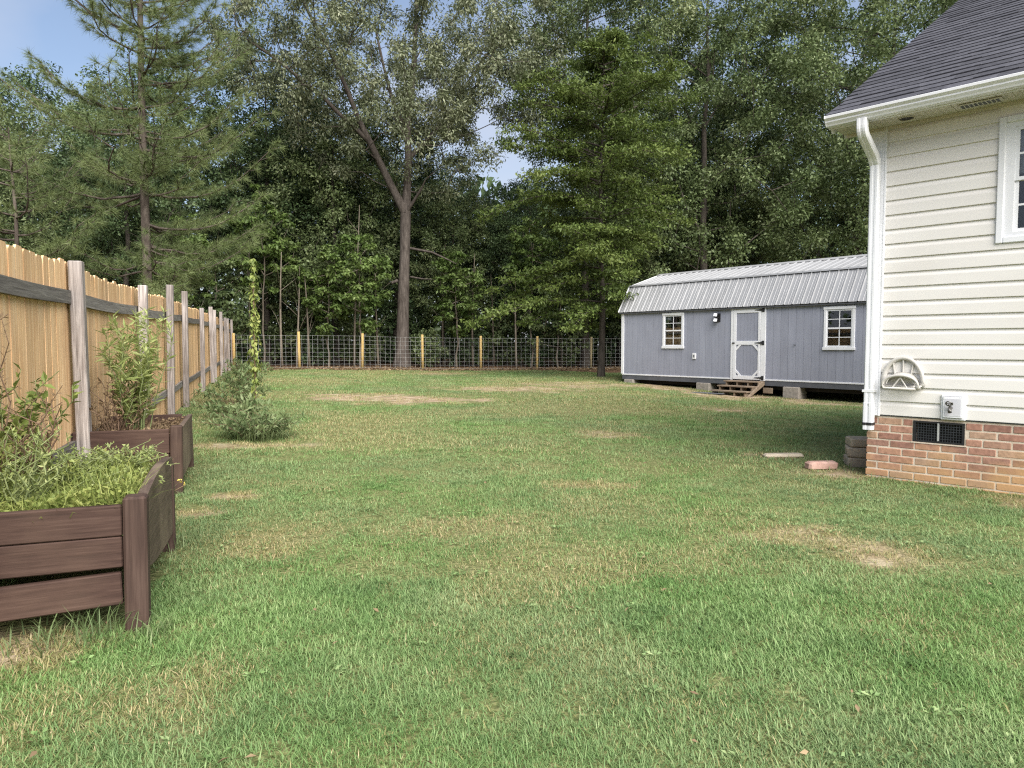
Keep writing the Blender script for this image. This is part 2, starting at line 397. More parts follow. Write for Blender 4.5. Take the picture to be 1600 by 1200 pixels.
def ground_mat():
    m, n, l, b = new_mat('lawn_soil')
    ge = n.new('ShaderNodeNewGeometry')
    def noise(s, d=6, dist=0):
        t = n.new('ShaderNodeTexNoise'); t.inputs['Scale'].default_value = s; t.inputs['Detail'].default_value = d; t.inputs['Distortion'].default_value = dist
        l.new(ge.outputs['Position'], t.inputs['Vector']); return t.outputs['Fac']
    def mix(f, a, c):
        x = n.new('ShaderNodeMixRGB'); l.new(f, x.inputs[0]); l.new(a, x.inputs[1]); l.new(c, x.inputs[2]); return x.outputs[0]
    fine = noise(38, 8); mid = noise(5, 6)
    g = ramp(n, [(.3, (.07, .085, .03)), (.5, (.14, .155, .06)), (.72, (.27, .26, .125))]); l.new(fine, g.inputs[0])
    d = ramp(n, [(.25, (.20, .135, .085)), (.5, (.34, .255, .17)), (.78, (.50, .42, .31))]); l.new(mid, d.inputs[0])
    dm = n.new('ShaderNodeMixRGB'); dm.blend_type = 'OVERLAY'; dm.inputs[0].default_value = .5; l.new(d.outputs[0], dm.inputs[1]); l.new(fine, dm.inputs[2])
    f = ramp(n, [(.3, (.045, .028, .018)), (.5, (.12, .072, .045)), (.72, (.24, .155, .10))]); l.new(noise(24, 9), f.inputs[0])
    ad = n.new('ShaderNodeAttribute'); ad.attribute_name = 'dirt'
    al = n.new('ShaderNodeAttribute'); al.attribute_name = 'litter'
    c = mix(ad.outputs['Fac'], g.outputs[0], dm.outputs[0]); c = mix(al.outputs['Fac'], c, f.outputs[0])
    l.new(c, b.inputs['Base Color']); b.inputs['Roughness'].default_value = .95; b.inputs['Specular IOR Level'].default_value = .1
    bp = n.new('ShaderNodeBump'); bp.inputs['Strength'].default_value = .7; bp.inputs['Distance'].default_value = .03
    l.new(fine, bp.inputs['Height']); l.new(bp.outputs[0], b.inputs['Normal'])
    return m
M['ground'] = ground_mat()

def grass_mat():
    m, n, l, b = new_mat('grass_blade')
    ge = n.new('ShaderNodeNewGeometry')
    def attr(nm):
        a = n.new('ShaderNodeAttribute'); a.attribute_type = 'INSTANCER'; a.attribute_name = nm; return a.outputs['Fac']
    r1 = ramp(n, [(0, (.095, .185, .05)), (.3, (.15, .27, .078)), (.65, (.22, .345, .115)), (1, (.34, .44, .19))])
    r2 = ramp(n, [(0, (.20, .21, .08)), (.4, (.34, .31, .13)), (.75, (.47, .39, .21)), (1, (.58, .49, .29))])
    rp = ge.outputs['Random Per Island']
    nz = n.new('ShaderNodeTexNoise'); nz.inputs['Scale'].default_value = 2.1; nz.inputs['Detail'].default_value = 4; l.new(ge.outputs['Position'], nz.inputs['Vector'])
    ma = n.new('ShaderNodeMath'); ma.operation = 'MULTIPLY_ADD'; ma.inputs[1].default_value = .7; l.new(rp, ma.inputs[0])
    mb = n.new('ShaderNodeMath'); mb.operation = 'MULTIPLY_ADD'; mb.inputs[1].default_value = 1.3; mb.inputs[2].default_value = -.5; l.new(nz.outputs['Fac'], mb.inputs[0]); l.new(mb.outputs[0], ma.inputs[2])
    l.new(ma.outputs[0], r1.inputs[0]); l.new(rp, r2.inputs[0])
    rc_ = ramp(n, [(0, (.105, .175, .07)), (.3, (.16, .245, .10)), (.65, (.235, .32, .14)), (1, (.36, .42, .21))])
    l.new(ma.outputs[0], rc_.inputs[0])
    nb_ = n.new('ShaderNodeTexNoise'); nb_.inputs['Scale'].default_value = .55; nb_.inputs['Detail'].default_value = 5; l.new(ge.outputs['Position'], nb_.inputs['Vector'])
    nm_ = n.new('ShaderNodeMapRange'); nm_.inputs[1].default_value = .38; nm_.inputs[2].default_value = .62; l.new(nb_.outputs['Fac'], nm_.inputs[0])
    gm_ = n.new('ShaderNodeMixRGB'); l.new(nm_.outputs[0], gm_.inputs[0]); l.new(r1.outputs[0], gm_.inputs[1]); l.new(rc_.outputs[0], gm_.inputs[2])
    # a blade is either dry or green
    t = n.new('ShaderNodeMath'); t.operation = 'MULTIPLY'; t.inputs[1].default_value = 7.31; l.new(rp, t.inputs[0])
    fr = n.new('ShaderNodeMath'); fr.operation = 'FRACT'; l.new(t.outputs[0], fr.inputs[0])
    gt = n.new('ShaderNodeMath'); gt.operation = 'LESS_THAN'; l.new(fr.outputs[0], gt.inputs[0]); l.new(attr('dry'), gt.inputs[1])
    mx = n.new('ShaderNodeMixRGB'); l.new(gt.outputs[0], mx.inputs[0]); l.new(gm_.outputs[0], mx.inputs[1]); l.new(r2.outputs[0], mx.inputs[2])
    l.new(mx.outputs[0], b.inputs['Base Color']); b.inputs['Roughness'].default_value = .5; b.inputs['Specular IOR Level'].default_value = .3
    tr = n.new('ShaderNodeBsdfTranslucent'); ms = n.new('ShaderNodeMixShader'); ms.inputs[0].default_value = .3
    l.new(mx.outputs[0], tr.inputs['Color']); l.new(b.outputs[0], ms.inputs[1]); l.new(tr.outputs[0], ms.inputs[2])
    l.new(ms.outputs[0], n['Material Output'].inputs['Surface'])
    return m
M['grass'] = grass_mat()

# ------------------------------------------------------------------ layout numbers (metres; camera at the origin looking along +Y)
HOUSE_C, HOUSE_RZ = Vector((3.257, 6.485, 0)), R(-45.6)
SHED_C, SHED_RZ = Vector((3.41, 22.0, 0)), R(-50.5)
BED_RZ = R(20.7)
WF0, WF1 = Vector((-8.68, 29.0, 0)), Vector((3.54, 31.9, 0))      # wire fence line
def fence_pt(d): return Vector((-1.52-0.345*d, d, 0))             # wooden fence line
FENCE_RZ = math.atan2(1, -0.345)
def to_local(c, rz, x, y):
    dx, dy = x-c.x, y-c.y; ca, sa = math.cos(rz), math.sin(rz)
    return dx*ca+dy*sa, -dx*sa+dy*ca

# bare and dry patches: x, y, half width, half depth, rotation, bareness, dryness
PATCH = [(-2.6, 15.2, 1.9, 1.3, 0, .95, .9), (-.1, 18.4, 1.7, 1.2, 0, .8, .9), (1.9, 20.5, 2.2, 1.4, 0, .6, .9), (4.3, 20.3, 1.6, 1.0, -.8, .9, 1), (4.15, 13.8, .45, .7, 0, .95, .9),
         (2.12, 4.05, .40, .22, -.5, .68, .95), (1.80, 4.4, .3, .2, 0, .55, .9), (-3.3, 8.3, 1.1, .2, .2, .6, .95), (-1.5, 4.35, .28, .6, .1, .15, .8), (5.6, 18.1, 1.0, .9, -.8, .95, 1),
         (3.05, 6.6, .36, .28, 0, .95, 1), (4.25, 5.15, .9, .2, -.8, .95, 1), (1.3, 9.4, .4, .35, 0, .55, .9), (-2.6, 26.2, 1.4, .9, 0, .9, .9), (-1.98, 2.72, .42, .22, .35, .95, 1),
         (-1.1, 2.42, .22, .24, 0, .2, .55), (-2.2, 5.6, .16, .16, 0, .9, 1), (-2.3, 5.1, .14, .12, 0, .8, 1), (.3, 3.9, .5, .35, .2, .1, .55), (.62, 6.1, .4, .22, 0, .4, .75),
         (6.9, 16.5, 1.2, .8, -.8, .75, .9), (2.9, 7.75, .35, .2, 0, .7, .9), (-.45, 4.6, .5, .3, 0, .15, .6), (-4.2, 5.4, .8, 3.4, .34, .7, .8), (2.5, 17.3, 1.6, .9, 0, .2, .75), (-6, 20, 2, 1.6, 0, .1, .6), (.9, 13, 1.8, 1.2, .3, .1, .55)]
def patch_fields(x, y):
    x = np.asarray(x, float); y = np.asarray(y, float)
    w = (fbm(x*1.9, y*1.9)-.47)*2.2 + (fbm(x*7+3, y*7)-.47)*1.9
    bare = np.zeros_like(x); dry = np.zeros_like(x)
    for (px, py, a, b, r, bb, dd) in PATCH:
        c, s = math.cos(r), math.sin(r)
        u = ((x-px)*c+(y-py)*s)/a; v = (-(x-px)*s+(y-py)*c)/b
        q = np.sqrt(u*u+v*v)+w*.9
        bare = np.maximum(bare, bb*(1-sstep(.55, 1.05, q))); dry = np.maximum(dry, dd*(1-sstep(.6, 1.5, q)))
    # general yellowing in the middle distance
    dry = np.maximum(dry, np.clip((fbm(x*.45+40, y*.45)-.38)*2.4, 0, .6)*sstep(3.5, 8, y))
    dry = np.maximum(dry, np.clip((fbm(x*1.3+70, y*1.3)-.47)*2.0, 0, .45))
    return bare, np.clip(dry, .03, 1)
wfd = (WF1-WF0).normalized()
def litter_field(x, y):
    d = (np.asarray(y, float)-WF0.y) - (np.asarray(x, float)-WF0.x)*wfd.y/wfd.x     # >0 beyond the wire fence
    w = (fbm(np.asarray(x, float)*.9, np.asarray(y, float)*.9)-.47)*3
    a = sstep(-2.3, -.9, d+w*.7 + np.clip(np.asarray(x, float)-.5, 0, 4)*.9)
    fx = -1.52-.345*np.asarray(y, float)
    return np.maximum(a, sstep(.2, 1.5, fx-np.asarray(x, float)+w*.2))

# ------------------------------------------------------------------ ground
def axis(lo, hi, step, far, n):
    a = np.arange(lo, hi+1e-6, step)
    g = np.geomspace(step*1.5, far, n)
    return np.concatenate([lo-g[::-1], a, hi+g])
gx = axis(-14, 10, .2, 320, 26); gy = axis(0, 33, .2, 420, 26)
GX, GY = np.meshgrid(gx, gy)
GZ = ground_z(GX, GY)
V = np.stack([GX, GY, GZ], -1).reshape(-1, 3)
nx, ny = len(gx), len(gy)
ii, jj = np.meshgrid(np.arange(nx-1), np.arange(ny-1)); k0 = (jj*nx+ii).ravel()
Q = np.stack([k0, k0+1, k0+nx+1, k0+nx], 1)
gme = np_mesh('ground', V, Q, True)
bare, dry = patch_fields(V[:, 0], V[:, 1])
at = gme.attributes.new('dirt', 'FLOAT', 'POINT'); at.data.foreach_set('value', np.clip(bare, 0, 1).astype(np.float32))
at = gme.attributes.new('litter', 'FLOAT', 'POINT'); at.data.foreach_set('value', litter_field(V[:, 0], V[:, 1]).astype(np.float32))
g = link('ground', gme, M['ground'])
g['kind'] = 'structure'; g['label'] = 'mown back yard lawn ground with bare sandy patches'

# ------------------------------------------------------------------ house
H = empty('house', HOUSE_C, HOUSE_RZ)
tag(H, 'cream vinyl sided house with brick foundation and dark shingle roof', 'house')
HL, HD = 7.6, 8.0
BR0, COURSE = 0.02, 0.0677
SID0 = BR0 + 8.25*COURSE          # bottom of the siding
EXPO, NS = 0.127, 19
SID1 = SID0 + EXPO*NS + .14
WX0, WX1, WZ0, WZ1 = .95, 1.85, 2.02, 3.02     # window outside trim
# foundation backing (mortar) and bricks
mb = MB()
VX0, VX1, VZ0, VZ1 = .39, .775, .36, .545
for (a, b_, c, d_) in ((0.01, VX0, -.05, SID0), (VX1, HL, -.05, SID0), (VX0, VX1, -.05, VZ0), (VX0, VX1, VZ1, SID0)):
    mb.box(a, b_, .0012, .2, c, d_)
mb.box(.01, .2, .2, HD, -.05, SID0)
mb.box(VX0-.1, VX1+.1, .19, .2, VZ0-.1, VZ1)
wall = mb.build('foundation_wall', M['mortar'], H)
BL, BH, JT = 0.203, 0.0557, 0.012
bm_full = MB().bev(0, BL-JT, -.002, .09, 0, BH, .004).mesh('brick'); bm_full.materials.append(M['brick'])
cache = {}
def brick_mesh(w):
    w = round(w, 3)
    if w not in cache:
        cache[w] = MB().bev(0, w, -.002, .09, 0, BH, .004).mesh('brick'); cache[w].materials.append(M['brick'])
    return cache[w]
nb = 0
far_mb = MB()
for c in range(-1, 9):
    z = BR0 + c*COURSE
    if z+BH > SID0+.03: break
    x = -(BL/2 if c % 2 else 0)
    while x < HL:
        a, e = max(x, 0.0), min(x+BL-JT, HL)
        segs = [(a, e)]
        if z < VZ1-.005 and z+BH > VZ0+.005:
            segs = [(p, q) for p, q in ((a, min(e, VX0-.012)), (max(a, VX1+.012), e)) if q-p > .03]
        for p, q in segs:
            if q-p < .03: continue
            jx, jy = random.uniform(-.0015, .0015), random.uniform(-.0025, .0015)
            if p < 4.6:
                link('brick', brick_mesh(q-p), None, wall, (p+jx, jy, z+random.uniform(-.001, .001)), (0, 0, random.uniform(-.006, .006))); nb += 1
            else: far_mb.box(p, q, -.001, .02, z, z+BH)
        x += BL
o = far_mb.build('brickwork', M['brick'], wall); o['kind'] = 'stuff'
side = MB()
for c in range(-1, 8):
    z = BR0+c*COURSE; y = .1 if c % 2 else 0.0
    y += .105
    while y < 3.0:
        side.box(-.001, .02, y, y+BL-JT, z, z+BH); y += BL
o = side.build('brickwork', M['brick'], wall); o['kind'] = 'stuff'
# crawl space vent
mb = MB()
fw = .016
mb.box(VX0-.004, VX1+.004, -.006, .03, VZ1-fw, VZ1); mb.box(VX0-.004, VX1+.004, -.006, .03, VZ0, VZ0+fw)
mb.box(VX0-.004, VX0+fw, -.0055, .03, VZ0+fw, VZ1-fw); mb.box(VX1-fw, VX1+.004, -.0055, .03, VZ0+fw, VZ1-fw)
vent = mb.build('crawl_space_vent', M['black'], H)
mb = MB()
for k in range(1, 17):
    x = VX0+fw+(VX1-VX0-2*fw)*k/17
    mb.box(x-.002, x+.002, .002, .006, VZ0+fw, VZ1-fw)
for k in range(1, 7):
    z = VZ0+fw+(VZ1-VZ0-2*fw)*k/7
    mb.box(VX0+fw, VX1-fw, .0, .0045, z-.002, z+.002)
mb.build('grille', M['ventmetal'], vent)
MB().box((VX0+VX1)/2-.006, (VX0+VX1)/2+.006, -.012, .004, VZ0+.02, VZ1-.012).build('lever', M['wire'], vent)
MB().box(VX0, VX1, .10, .11, VZ0, VZ1).build('damper', M['black'], vent)
MB().prism([(VX0-.02, VZ0-.012), (VX1+.02, VZ0-.012), (VX1+.015, VZ0-.001), (VX0-.015, VZ0-.001)], lambda a, b_, d: (a, d, b_), -.008, .02).build('vent_sill', M['mortar'], vent)

# wall sheathing behind the siding (hollow house, window opening left out)
mb = MB()
ix0, ix1, iz0, iz1 = WX0+.05, WX1-.05, WZ0+.05, WZ1-.05
for (a, b_, c, d_) in ((.02, ix0, SID0+.01, SID1), (ix1, HL, SID0+.01, SID1), (ix0, ix1, SID0+.01, iz0), (ix0, ix1, iz1, SID1)):
    mb.box(a, b_, .001, .12, c, d_)
mb.box(.02, .12, .12, HD, SID0+.01, SID1)
mb.box(.12, HL, HD-.1, HD, SID0+.01, SID1); mb.box(HL-.1, HL, .12, HD-.1, SID0+.01, SID1)
mb.box(.12, HL-.1, .12, HD-.1, SID0+.3, SID0+.35)
mb.box(.12, HL-.1, .12, HD-.1, SID1-.04, SID1)
mb.box(.12, HL-.1, 3.0, 3.1, SID0+.35, SID1-.04)
mb.build('sheathing', M['interior'], H)
# siding courses: dutch lap profile, one piece per course
prof = [(.0, 0), (-.019, 0), (-.0195, .004), (-.0165, .082), (-.0145, .090), (-.0085, .104), (-.0055, .118), (-.005, EXPO+.010), (.0, EXPO+.010)]
def course(x0, x1, z):
    MB().prism(prof, lambda a, b_, d: (d, a, b_), x0, x1).build('siding_board', M['siding'], H, (0, random.uniform(-.0008, .0008), z))
CB = .115       # corner board width
for k in range(NS+1):
    z = SID0 + k*EXPO
    if z > SID1-.03: break
    if z+EXPO > WZ0+.01 and z < WZ1-.01:
        course(CB-.004, WX0+.004, z); course(WX1-.004, HL, z)
        if z+EXPO > WZ1+.004: MB().box(WX0+.004, WX1-.004, -.014, 0, max(WZ1+.001, z), z+EXPO+.008).build('siding_board', M['siding'], H)
        if z < WZ0-.004: MB().box(WX0+.004, WX1-.004, -.018, 0, z, WZ0-.001).build('siding_board', M['siding'], H)
    else: course(CB-.004, HL, z)
gp = MB()
for k in range(NS+16):
    z = SID0+k*EXPO
    y1 = HD if z < SID1 else max(HD/2+.1, HD-(z-SID1)/.58)
    y0 = CB if z < SID1 else min(HD/2-.1, (z-SID1)/.58)
    gp.prism([(.02, 0), (-.012, 0), (.004, EXPO), (.02, EXPO)], lambda a, b_, d: (a, d, b_+z), y0, y1)
gp.build('gable_siding', M['siding'], H)
# corner board (two flanges) and bottom starter trim
mb = MB(); mb.bev(-.024, CB, -.026, .0, SID0-.012, SID1+.02, .004); mb.bev(-.024, -.002, .0, CB, SID0-.012, SID1+.02, .004)
cbo = mb.build('corner_board', M['white'], H)
mb = MB(); mb.box(CB-.012, CB+.001, -.031, -.026, SID0-.012, SID1+.02); mb.box(.03, .036, -.0285, -.026, SID0-.012, SID1+.02)
mb.build('corner_bead', M['white'], cbo)
MB().box(CB, HL, -.006, .02, SID0-.012, SID0).build('starter_strip', M['darkgrey'], H)
# window
win = MB()
t = .05
win.bev(WX0, WX0+t, -.036, .02, WZ0, WZ1, .006); win.bev(WX1-t, WX1, -.036, .02, WZ0, WZ1, .006)
win.bev(WX0+t, WX1-t, -.0355, .02, WZ1-t, WZ1, .006); win.bev(WX0+t, WX1-t, -.0355, .02, WZ0, WZ0+t, .006)
wo_ = win.build('window', M['white'], H)
fx0, fx1, fz0, fz1 = WX0+t, WX1-t, WZ0+t, WZ1-t
fr = MB(); s_ = .062
fr.box(fx0, fx0+s_, -.018, .03, fz0, fz1); fr.box(fx1-s_, fx1, -.018, .03, fz0, fz1)
fr.box(fx0+s_, fx1-s_, -.0175, .03, fz1-.04, fz1); fr.box(fx0+s_, fx1-s_, -.0175, .03, fz0, fz0+.035)
fr.build('frame', M['white'], wo_)
zm = (fz0+fz1)/2
for nm, a, b_, yo in (('sash', fz0+.035, zm+.012, .012), ('sash', zm-.012, fz1-.04, -.004)):
    s = MB(); w = .028; X0, X1 = fx0+s_, fx1-s_
    s.box(X0, X0+w, yo-.008, yo+.016, a, b_); s.box(X1-w, X1, yo-.008, yo+.016, a, b_)
    s.box(X0+w, X1-w, yo-.0075, yo+.016, a, a+w); s.box(X0+w, X1-w, yo-.0075, yo+.016, b_-w, b_)
    mx_ = [X0+w+(X1-X0-2*w)*q for q in (1/3, 2/3)]
    for q in mx_: s.box(q-.008, q+.008, yo-.002, yo+.012, a+w, b_-w)
    s.box(X0+w, X1-w, yo-.0015, yo+.0115, (a+b_)/2-.008, (a+b_)/2+.008)
    so = s.build(nm, M['white'], wo_)
    cols = [X0+w]+mx_+[X1-w]; zs = [a+w, (a+b_)/2, b_-w]
    for i in range(3):
        for j in range(2):
            MB().box(cols[i]+.001, cols[i+1]-.001, yo+.003, yo+.007, zs[j]+.001, zs[j+1]-.001).build('pane', M['glass'], so)
MB().box(WX0+.09, WX1-.09, .06, .066, zm+.05, WZ1-.1).build('blind', M['soffit'], wo_)

# eaves: soffit panels, fascia, gutter, roof
OV = .34; EZ = SID1            # soffit level
RX0 = -.27                     # rake overhang
x = RX0+.02
pm = MB()
pm.box(0, .300, 0, OV-.02, 0, .008)
for k in range(1, 6): pm.box(k*.05-.0025, k*.05+.0025, .004, OV-.024, -.003, 0)
pmesh = pm.mesh('soffit_panel'); pmesh.materials.append(M['soffit'])
while x < HL:
    link('soffit_panel', pmesh, None, H, (x, -OV+.02, EZ)); x += .305
MB().box(RX0+.02, HL, -.030, -.012, EZ-.03, EZ-.001).build('frieze_trim', M['soffit'], H)
sv = MB(); sv.bev(.70, 1.00, -.24, -.13, EZ-.014, EZ-.0035, .004)
svo = sv.build('soffit_vent', M['plastic'], H)
sl = MB()
for k in range(9): sl.box(.72+k*.03, .738+k*.03, -.225, -.145, EZ-.017, EZ-.0141)
sl.build('vent_slots', M['darkgrey'], svo)
cl = MB(); cl.tube([(.31, -.17, EZ-.006), (.31, -.17, EZ-.002)], .055, 20); clo = cl.build('soffit_light', M['black'], H)
rg = MB()
for k in range(20):
    a0, a1 = 2*math.pi*k/20, 2*math.pi*(k+1)/20
    rg.tube([(.31+.06*math.cos(a0), -.17+.06*math.sin(a0), EZ-.005), (.31+.06*math.cos(a1), -.17+.06*math.sin(a1), EZ-.005)], .005, 5)
rg.build('trim_ring', M['soffit'], clo)
FT = EZ+.09
MB().box(RX0, HL, -OV, -OV+.02, EZ-.012, FT).build('fascia', M['white'], H)
# K-style gutter profile (outer skin then inner skin)
gpz = [(0, .125), (0, 0), (-.075, 0), (-.082, .018), (-.098, .045), (-.098, .062), (-.120, .090), (-.122, .118), (-.112, .125), (-.112, .118), (-.114, .092), (-.092, .062), (-.092, .046), (-.077, .02), (-.07, .004), (-.004, .004), (-.004, .125)]
GB = EZ-.005
gpz = [(a, b_*.68) for a, b_ in gpz]
gm = MB().prism(gpz, lambda a, b_, d: (d, -OV-.001+a, GB+b_), RX0+.01, HL)
gut = gm.build('gutter', M['white'], H)
MB().prism([(0, .085), (0, -.002), (-.077, -.002), (-.1, .031), (-.1, .042), (-.124, .061), (-.124, .085)], lambda a, b_, d: (d, -OV-.001+a, GB+b_), RX0+.004, RX0+.01).build('end_cap', M['white'], gut)
PIT = .58
def roof_pt(x, r, h=0):      # r: horizontal distance in from the eave edge
    y = -OV-.05+r; c = 1/math.sqrt(1+PIT*PIT)
    return (x, y-h*PIT*c, FT+.002+PIT*r+h*c)
RIDGE = HD/2+OV+.05
dk = MB().prism([(0, -.02), (RIDGE, -.02), (RIDGE, -.001), (0, -.001)], lambda a, b_, d: roof_pt(d, a, b_), RX0, HL)
deck = dk.build('roof', M['darkgrey'], H)
MB().box(RX0, HL, HD+.3, HD+.34, 3.0, 3.05).build('rear_fascia', M['white'], H)
rb = MB().prism([(.03, -.17), (RIDGE, -.17), (RIDGE, -.021), (.03, -.021)], lambda a, b_, d: roof_pt(d, a, b_), RX0, RX0+.02)
rb.build('rake_board', M['white'], deck)
bk = MB()
zr = roof_pt(0, RIDGE)[2]; yr = roof_pt(0, RIDGE)[1]
bk.add([(RX0, yr, zr), (HL, yr, zr), (HL, HD+.4, FT), (RX0, HD+.4, FT), (RX0, yr, zr-.03), (HL, yr, zr-.03), (HL, HD+.4, FT-.03), (RX0, HD+.4, FT-.03)], [(0, 1, 2, 3), (7, 6, 5, 4), (0, 3, 7, 4), (1, 5, 6, 2), (0, 4, 5, 1), (3, 2, 6, 7)])
bk.build('rear_slope', M['shingle'], deck)
rs = MB()    # rake soffit
rs.prism([(.1, -.05), (RIDGE, -.05), (RIDGE, -.04), (.1, -.04)], lambda a, b_, d: roof_pt(d, a, b_), RX0+.021, 0)
rs.build('rake_soffit', M['soffit'], deck)
# shingles: real overlapping tabs; the 290 nearest singly
sh_mesh = {}
EX = .143/math.sqrt(1+PIT*PIT)
cand = []
nrow = int(RIDGE/EX)
for i in range(nrow):
    x = RX0-.012 - random.uniform(0, .25)
    while x < HL:
        w = random.choice((.18, .24, .30, .36, .42))
        cand.append((i, max(x, RX0-.012), min(x+w, HL))); x += w
cand = [c for c in cand if c[2]-c[1] > .03]
def sh_key(c): return (c[1]+0.2)*1.0 + c[0]*EX*1.0 if c[1] < 3.6 else 99
order = sorted(range(len(cand)), key=lambda k: sh_key(cand[k]))
single = set(order[:290])
rest = MB()
ang = math.atan(PIT)
for k, (i, a, b_) in enumerate(cand):
    ln = .21; th = .005 if (k*7 % 3) else .009
    r0 = i*EX - .012
    w = b_-a-.003
    if k in single:
        key = (round(w, 2), th)
        if key not in sh_mesh:
            q = MB(); q.add([(0, 0, 0), (key[0], 0, 0), (key[0], ln, 0), (0, ln, 0), (0, 0, th), (key[0], 0, th), (key[0], ln, .002), (0, ln, .002)], [(0, 3, 2, 1), (4, 5, 6, 7), (0, 1, 5, 4), (1, 2, 6, 5), (2, 3, 7, 6), (3, 0, 4, 7)])
            sh_mesh[key] = q.mesh('shingle'); sh_mesh[key].materials.append(M['shingle'])
        p = roof_pt(a, r0, .0085)
        link('shingle', sh_mesh[key], None, deck, p, (ang-.036, 0, 0))
    else:
        p0 = [roof_pt(xx, r0+dr, hh) for (xx, dr, hh) in ((a, 0, .006), (b_-.003, 0, .006), (b_-.003, .17, .001), (a, .17, .001), (a, 0, .006+th), (b_-.003, 0, .006+th), (b_-.003, .17, .003), (a, .17, .003))]
        rest.add(p0, [(0, 3, 2, 1), (4, 5, 6, 7), (0, 1, 5, 4), (1, 2, 6, 5), (2, 3, 7, 6), (3, 0, 4, 7)])
o = rest.build('shingles', M['shingle'], deck); o['kind'] = 'stuff'
# downspout with elbow
def rect_tube(pts, w, d):
    """rectangular pipe with softened corners swept in the y-z plane"""
    m_ = MB(); n = len(pts); b = 0
    for i, (x, y, z) in enumerate(pts):
        p, q = pts[max(i-1, 0)], pts[min(i+1, n-1)]
        t_ = Vector((0, q[1]-p[1], q[2]-p[2])).normalized(); nn = Vector((0, -t_.z, t_.y))
        c = .010
        for (u, v_) in ((-w/2+c, -d/2), (-.012, -d/2), (-.009, -d/2+.004), (.009, -d/2+.004), (.012, -d/2), (w/2-c, -d/2), (w/2, -d/2+c), (w/2, d/2-c), (w/2-c, d/2), (-w/2+c, d/2), (-w/2, d/2-c), (-w/2, -d/2+c)):
            m_.v.append((x+u, y+nn.y*v_, z+nn.z*v_))
    k = 12
    for i in range(n-1):
        for j in range(k): m_.f.append((i*k+j, i*k+(j+1) % k, (i+1)*k+(j+1) % k, (i+1)*k+j))
    m_.f.append(tuple(range(k-1, -1, -1))); m_.f.append(tuple((n-1)*k+j for j in range(k)))
    return m_
XD = .035
ds = rect_tube([(XD, -.066, SID1-.27), (XD, -.066, .66)], .078, .062).build('downspout', M['white'], H)
el = [(XD, -.40, GB+.01), (XD, -.40, GB-.05)]
for k in range(1, 6):
    a = R(62)*k/5; el.append((XD, -.40+.09*(1-math.cos(a)), GB-.05-.09*math.sin(a)))
y_, z_ = el[-1][1], el[-1][2]
el.append((XD, -.16, z_-(-.16-y_)*.53))
y_, z_ = el[-1][1], el[-1][2]
for k in range(1, 6):
    a = R(62)*(1-k/5); el.append((XD, y_+(.094)*k/5, z_-.03*k/5-.012*k*k/5))
el.append((XD, -.066, SID1-.30))
rect_tube(el, .084, .068).build('elbow', M['white'], ds)
rect_tube([(XD, -.066, .685), (XD, -.066, .44)], .086, .069).build('extension', M['white'], ds)
rect_tube([(XD, -.066, .505), (XD, -.066, .482)], .094, .077).build('strap', M['black'], ds)
for zz in (.78,): MB().box(XD-.05, XD+.05, -.1, -.026, zz, zz+.022).build('bracket', M['white'], ds)
for zz in (.672,):
    MB().tube([(XD+.01, -.104, zz), (XD+.01, -.098, zz)], .005, 8).build('screw', M['wire'], ds)

# things on the house wall
def house_pt(x, y, z=0):
    c, s = math.cos(HOUSE_RZ), math.sin(HOUSE_RZ)
    return (HOUSE_C.x+x*c-y*s, HOUSE_C.y+x*s+y*c, z)
# hose hanger: D-shaped back rim, front rim, saddle between them
hh = empty('hose_hanger', house_pt(.30, -.018, .83), HOUSE_RZ)
tag(hh, 'cream plastic arched hose hanger mounted on the siding', 'hose hanger')
def dshape(w, h, n=26):
    p = []
    for k in range(n+1):
        a = math.pi*k/n
        p.append((w/2*math.cos(a)*(1-.05*math.sin(a)), h*max(0.0, math.sin(a))**.85 + .035))
    return [(w/2-.012, .006)]+p+[(-w/2+.012, .006)]
def rim(w, h, y, r):
    pts = [(a, y, b_) for a, b_ in dshape(w, h)]; pts.append(pts[0])
    return MB().tube(pts, r, 8, 1.25, .9)
rim(.32, .225, -.014, .019).build('back_rim', M['plastic'], hh, smooth=True)
rim(.285, .085, -.095, .013).build('front_rim', M['plastic'], hh, (0, 0, -.012), smooth=True)
sa = MB(); n = 18
for k in range(n+1):
    a = math.pi*(.04+.92*k/n); cx, cz = .125*math.cos(a), .035+.10*math.sin(a)
    for (yy, e) in ((-.005, 1.04), (-.095, .90)):
        sa.v += [(cx*e, yy, cz*e+.0), (cx*e*.955, yy, cz*e-.009)]
for k in range(n):
    b = k*4; c = b+4
    sa.f += [(b, c, c+2, b+2), (b+1, b+3, c+3, c+1), (b, b+1, c+1, c), (b+2, c+2, c+3, b+3)]
sa.build('saddle', M['plastic'], hh, smooth=True)
for a in (R(58), R(122), R(90)):
    MB().tube([(.125*math.cos(a), -.014, .035+.1*math.sin(a)), (.155*math.cos(a), -.014, .03+.232*math.sin(a))], .008, 6).build('rib', M['plastic'], hh)
for sx in (-1, 1):
    MB().tube([(sx*.148, -.014, .02), (sx*.134, -.095, .0)], .010, 6).build('arm', M['plastic'], hh)
    MB().tube([(sx*.06, -.095, .0), (0, -.085, .09)], .006, 6).build('brace', M['plastic'], hh)
MB().tube([(-.145, -.012, .006), (.145, -.012, .006)], .010, 8).build('base_bar', M['plastic'], hh, smooth=True)
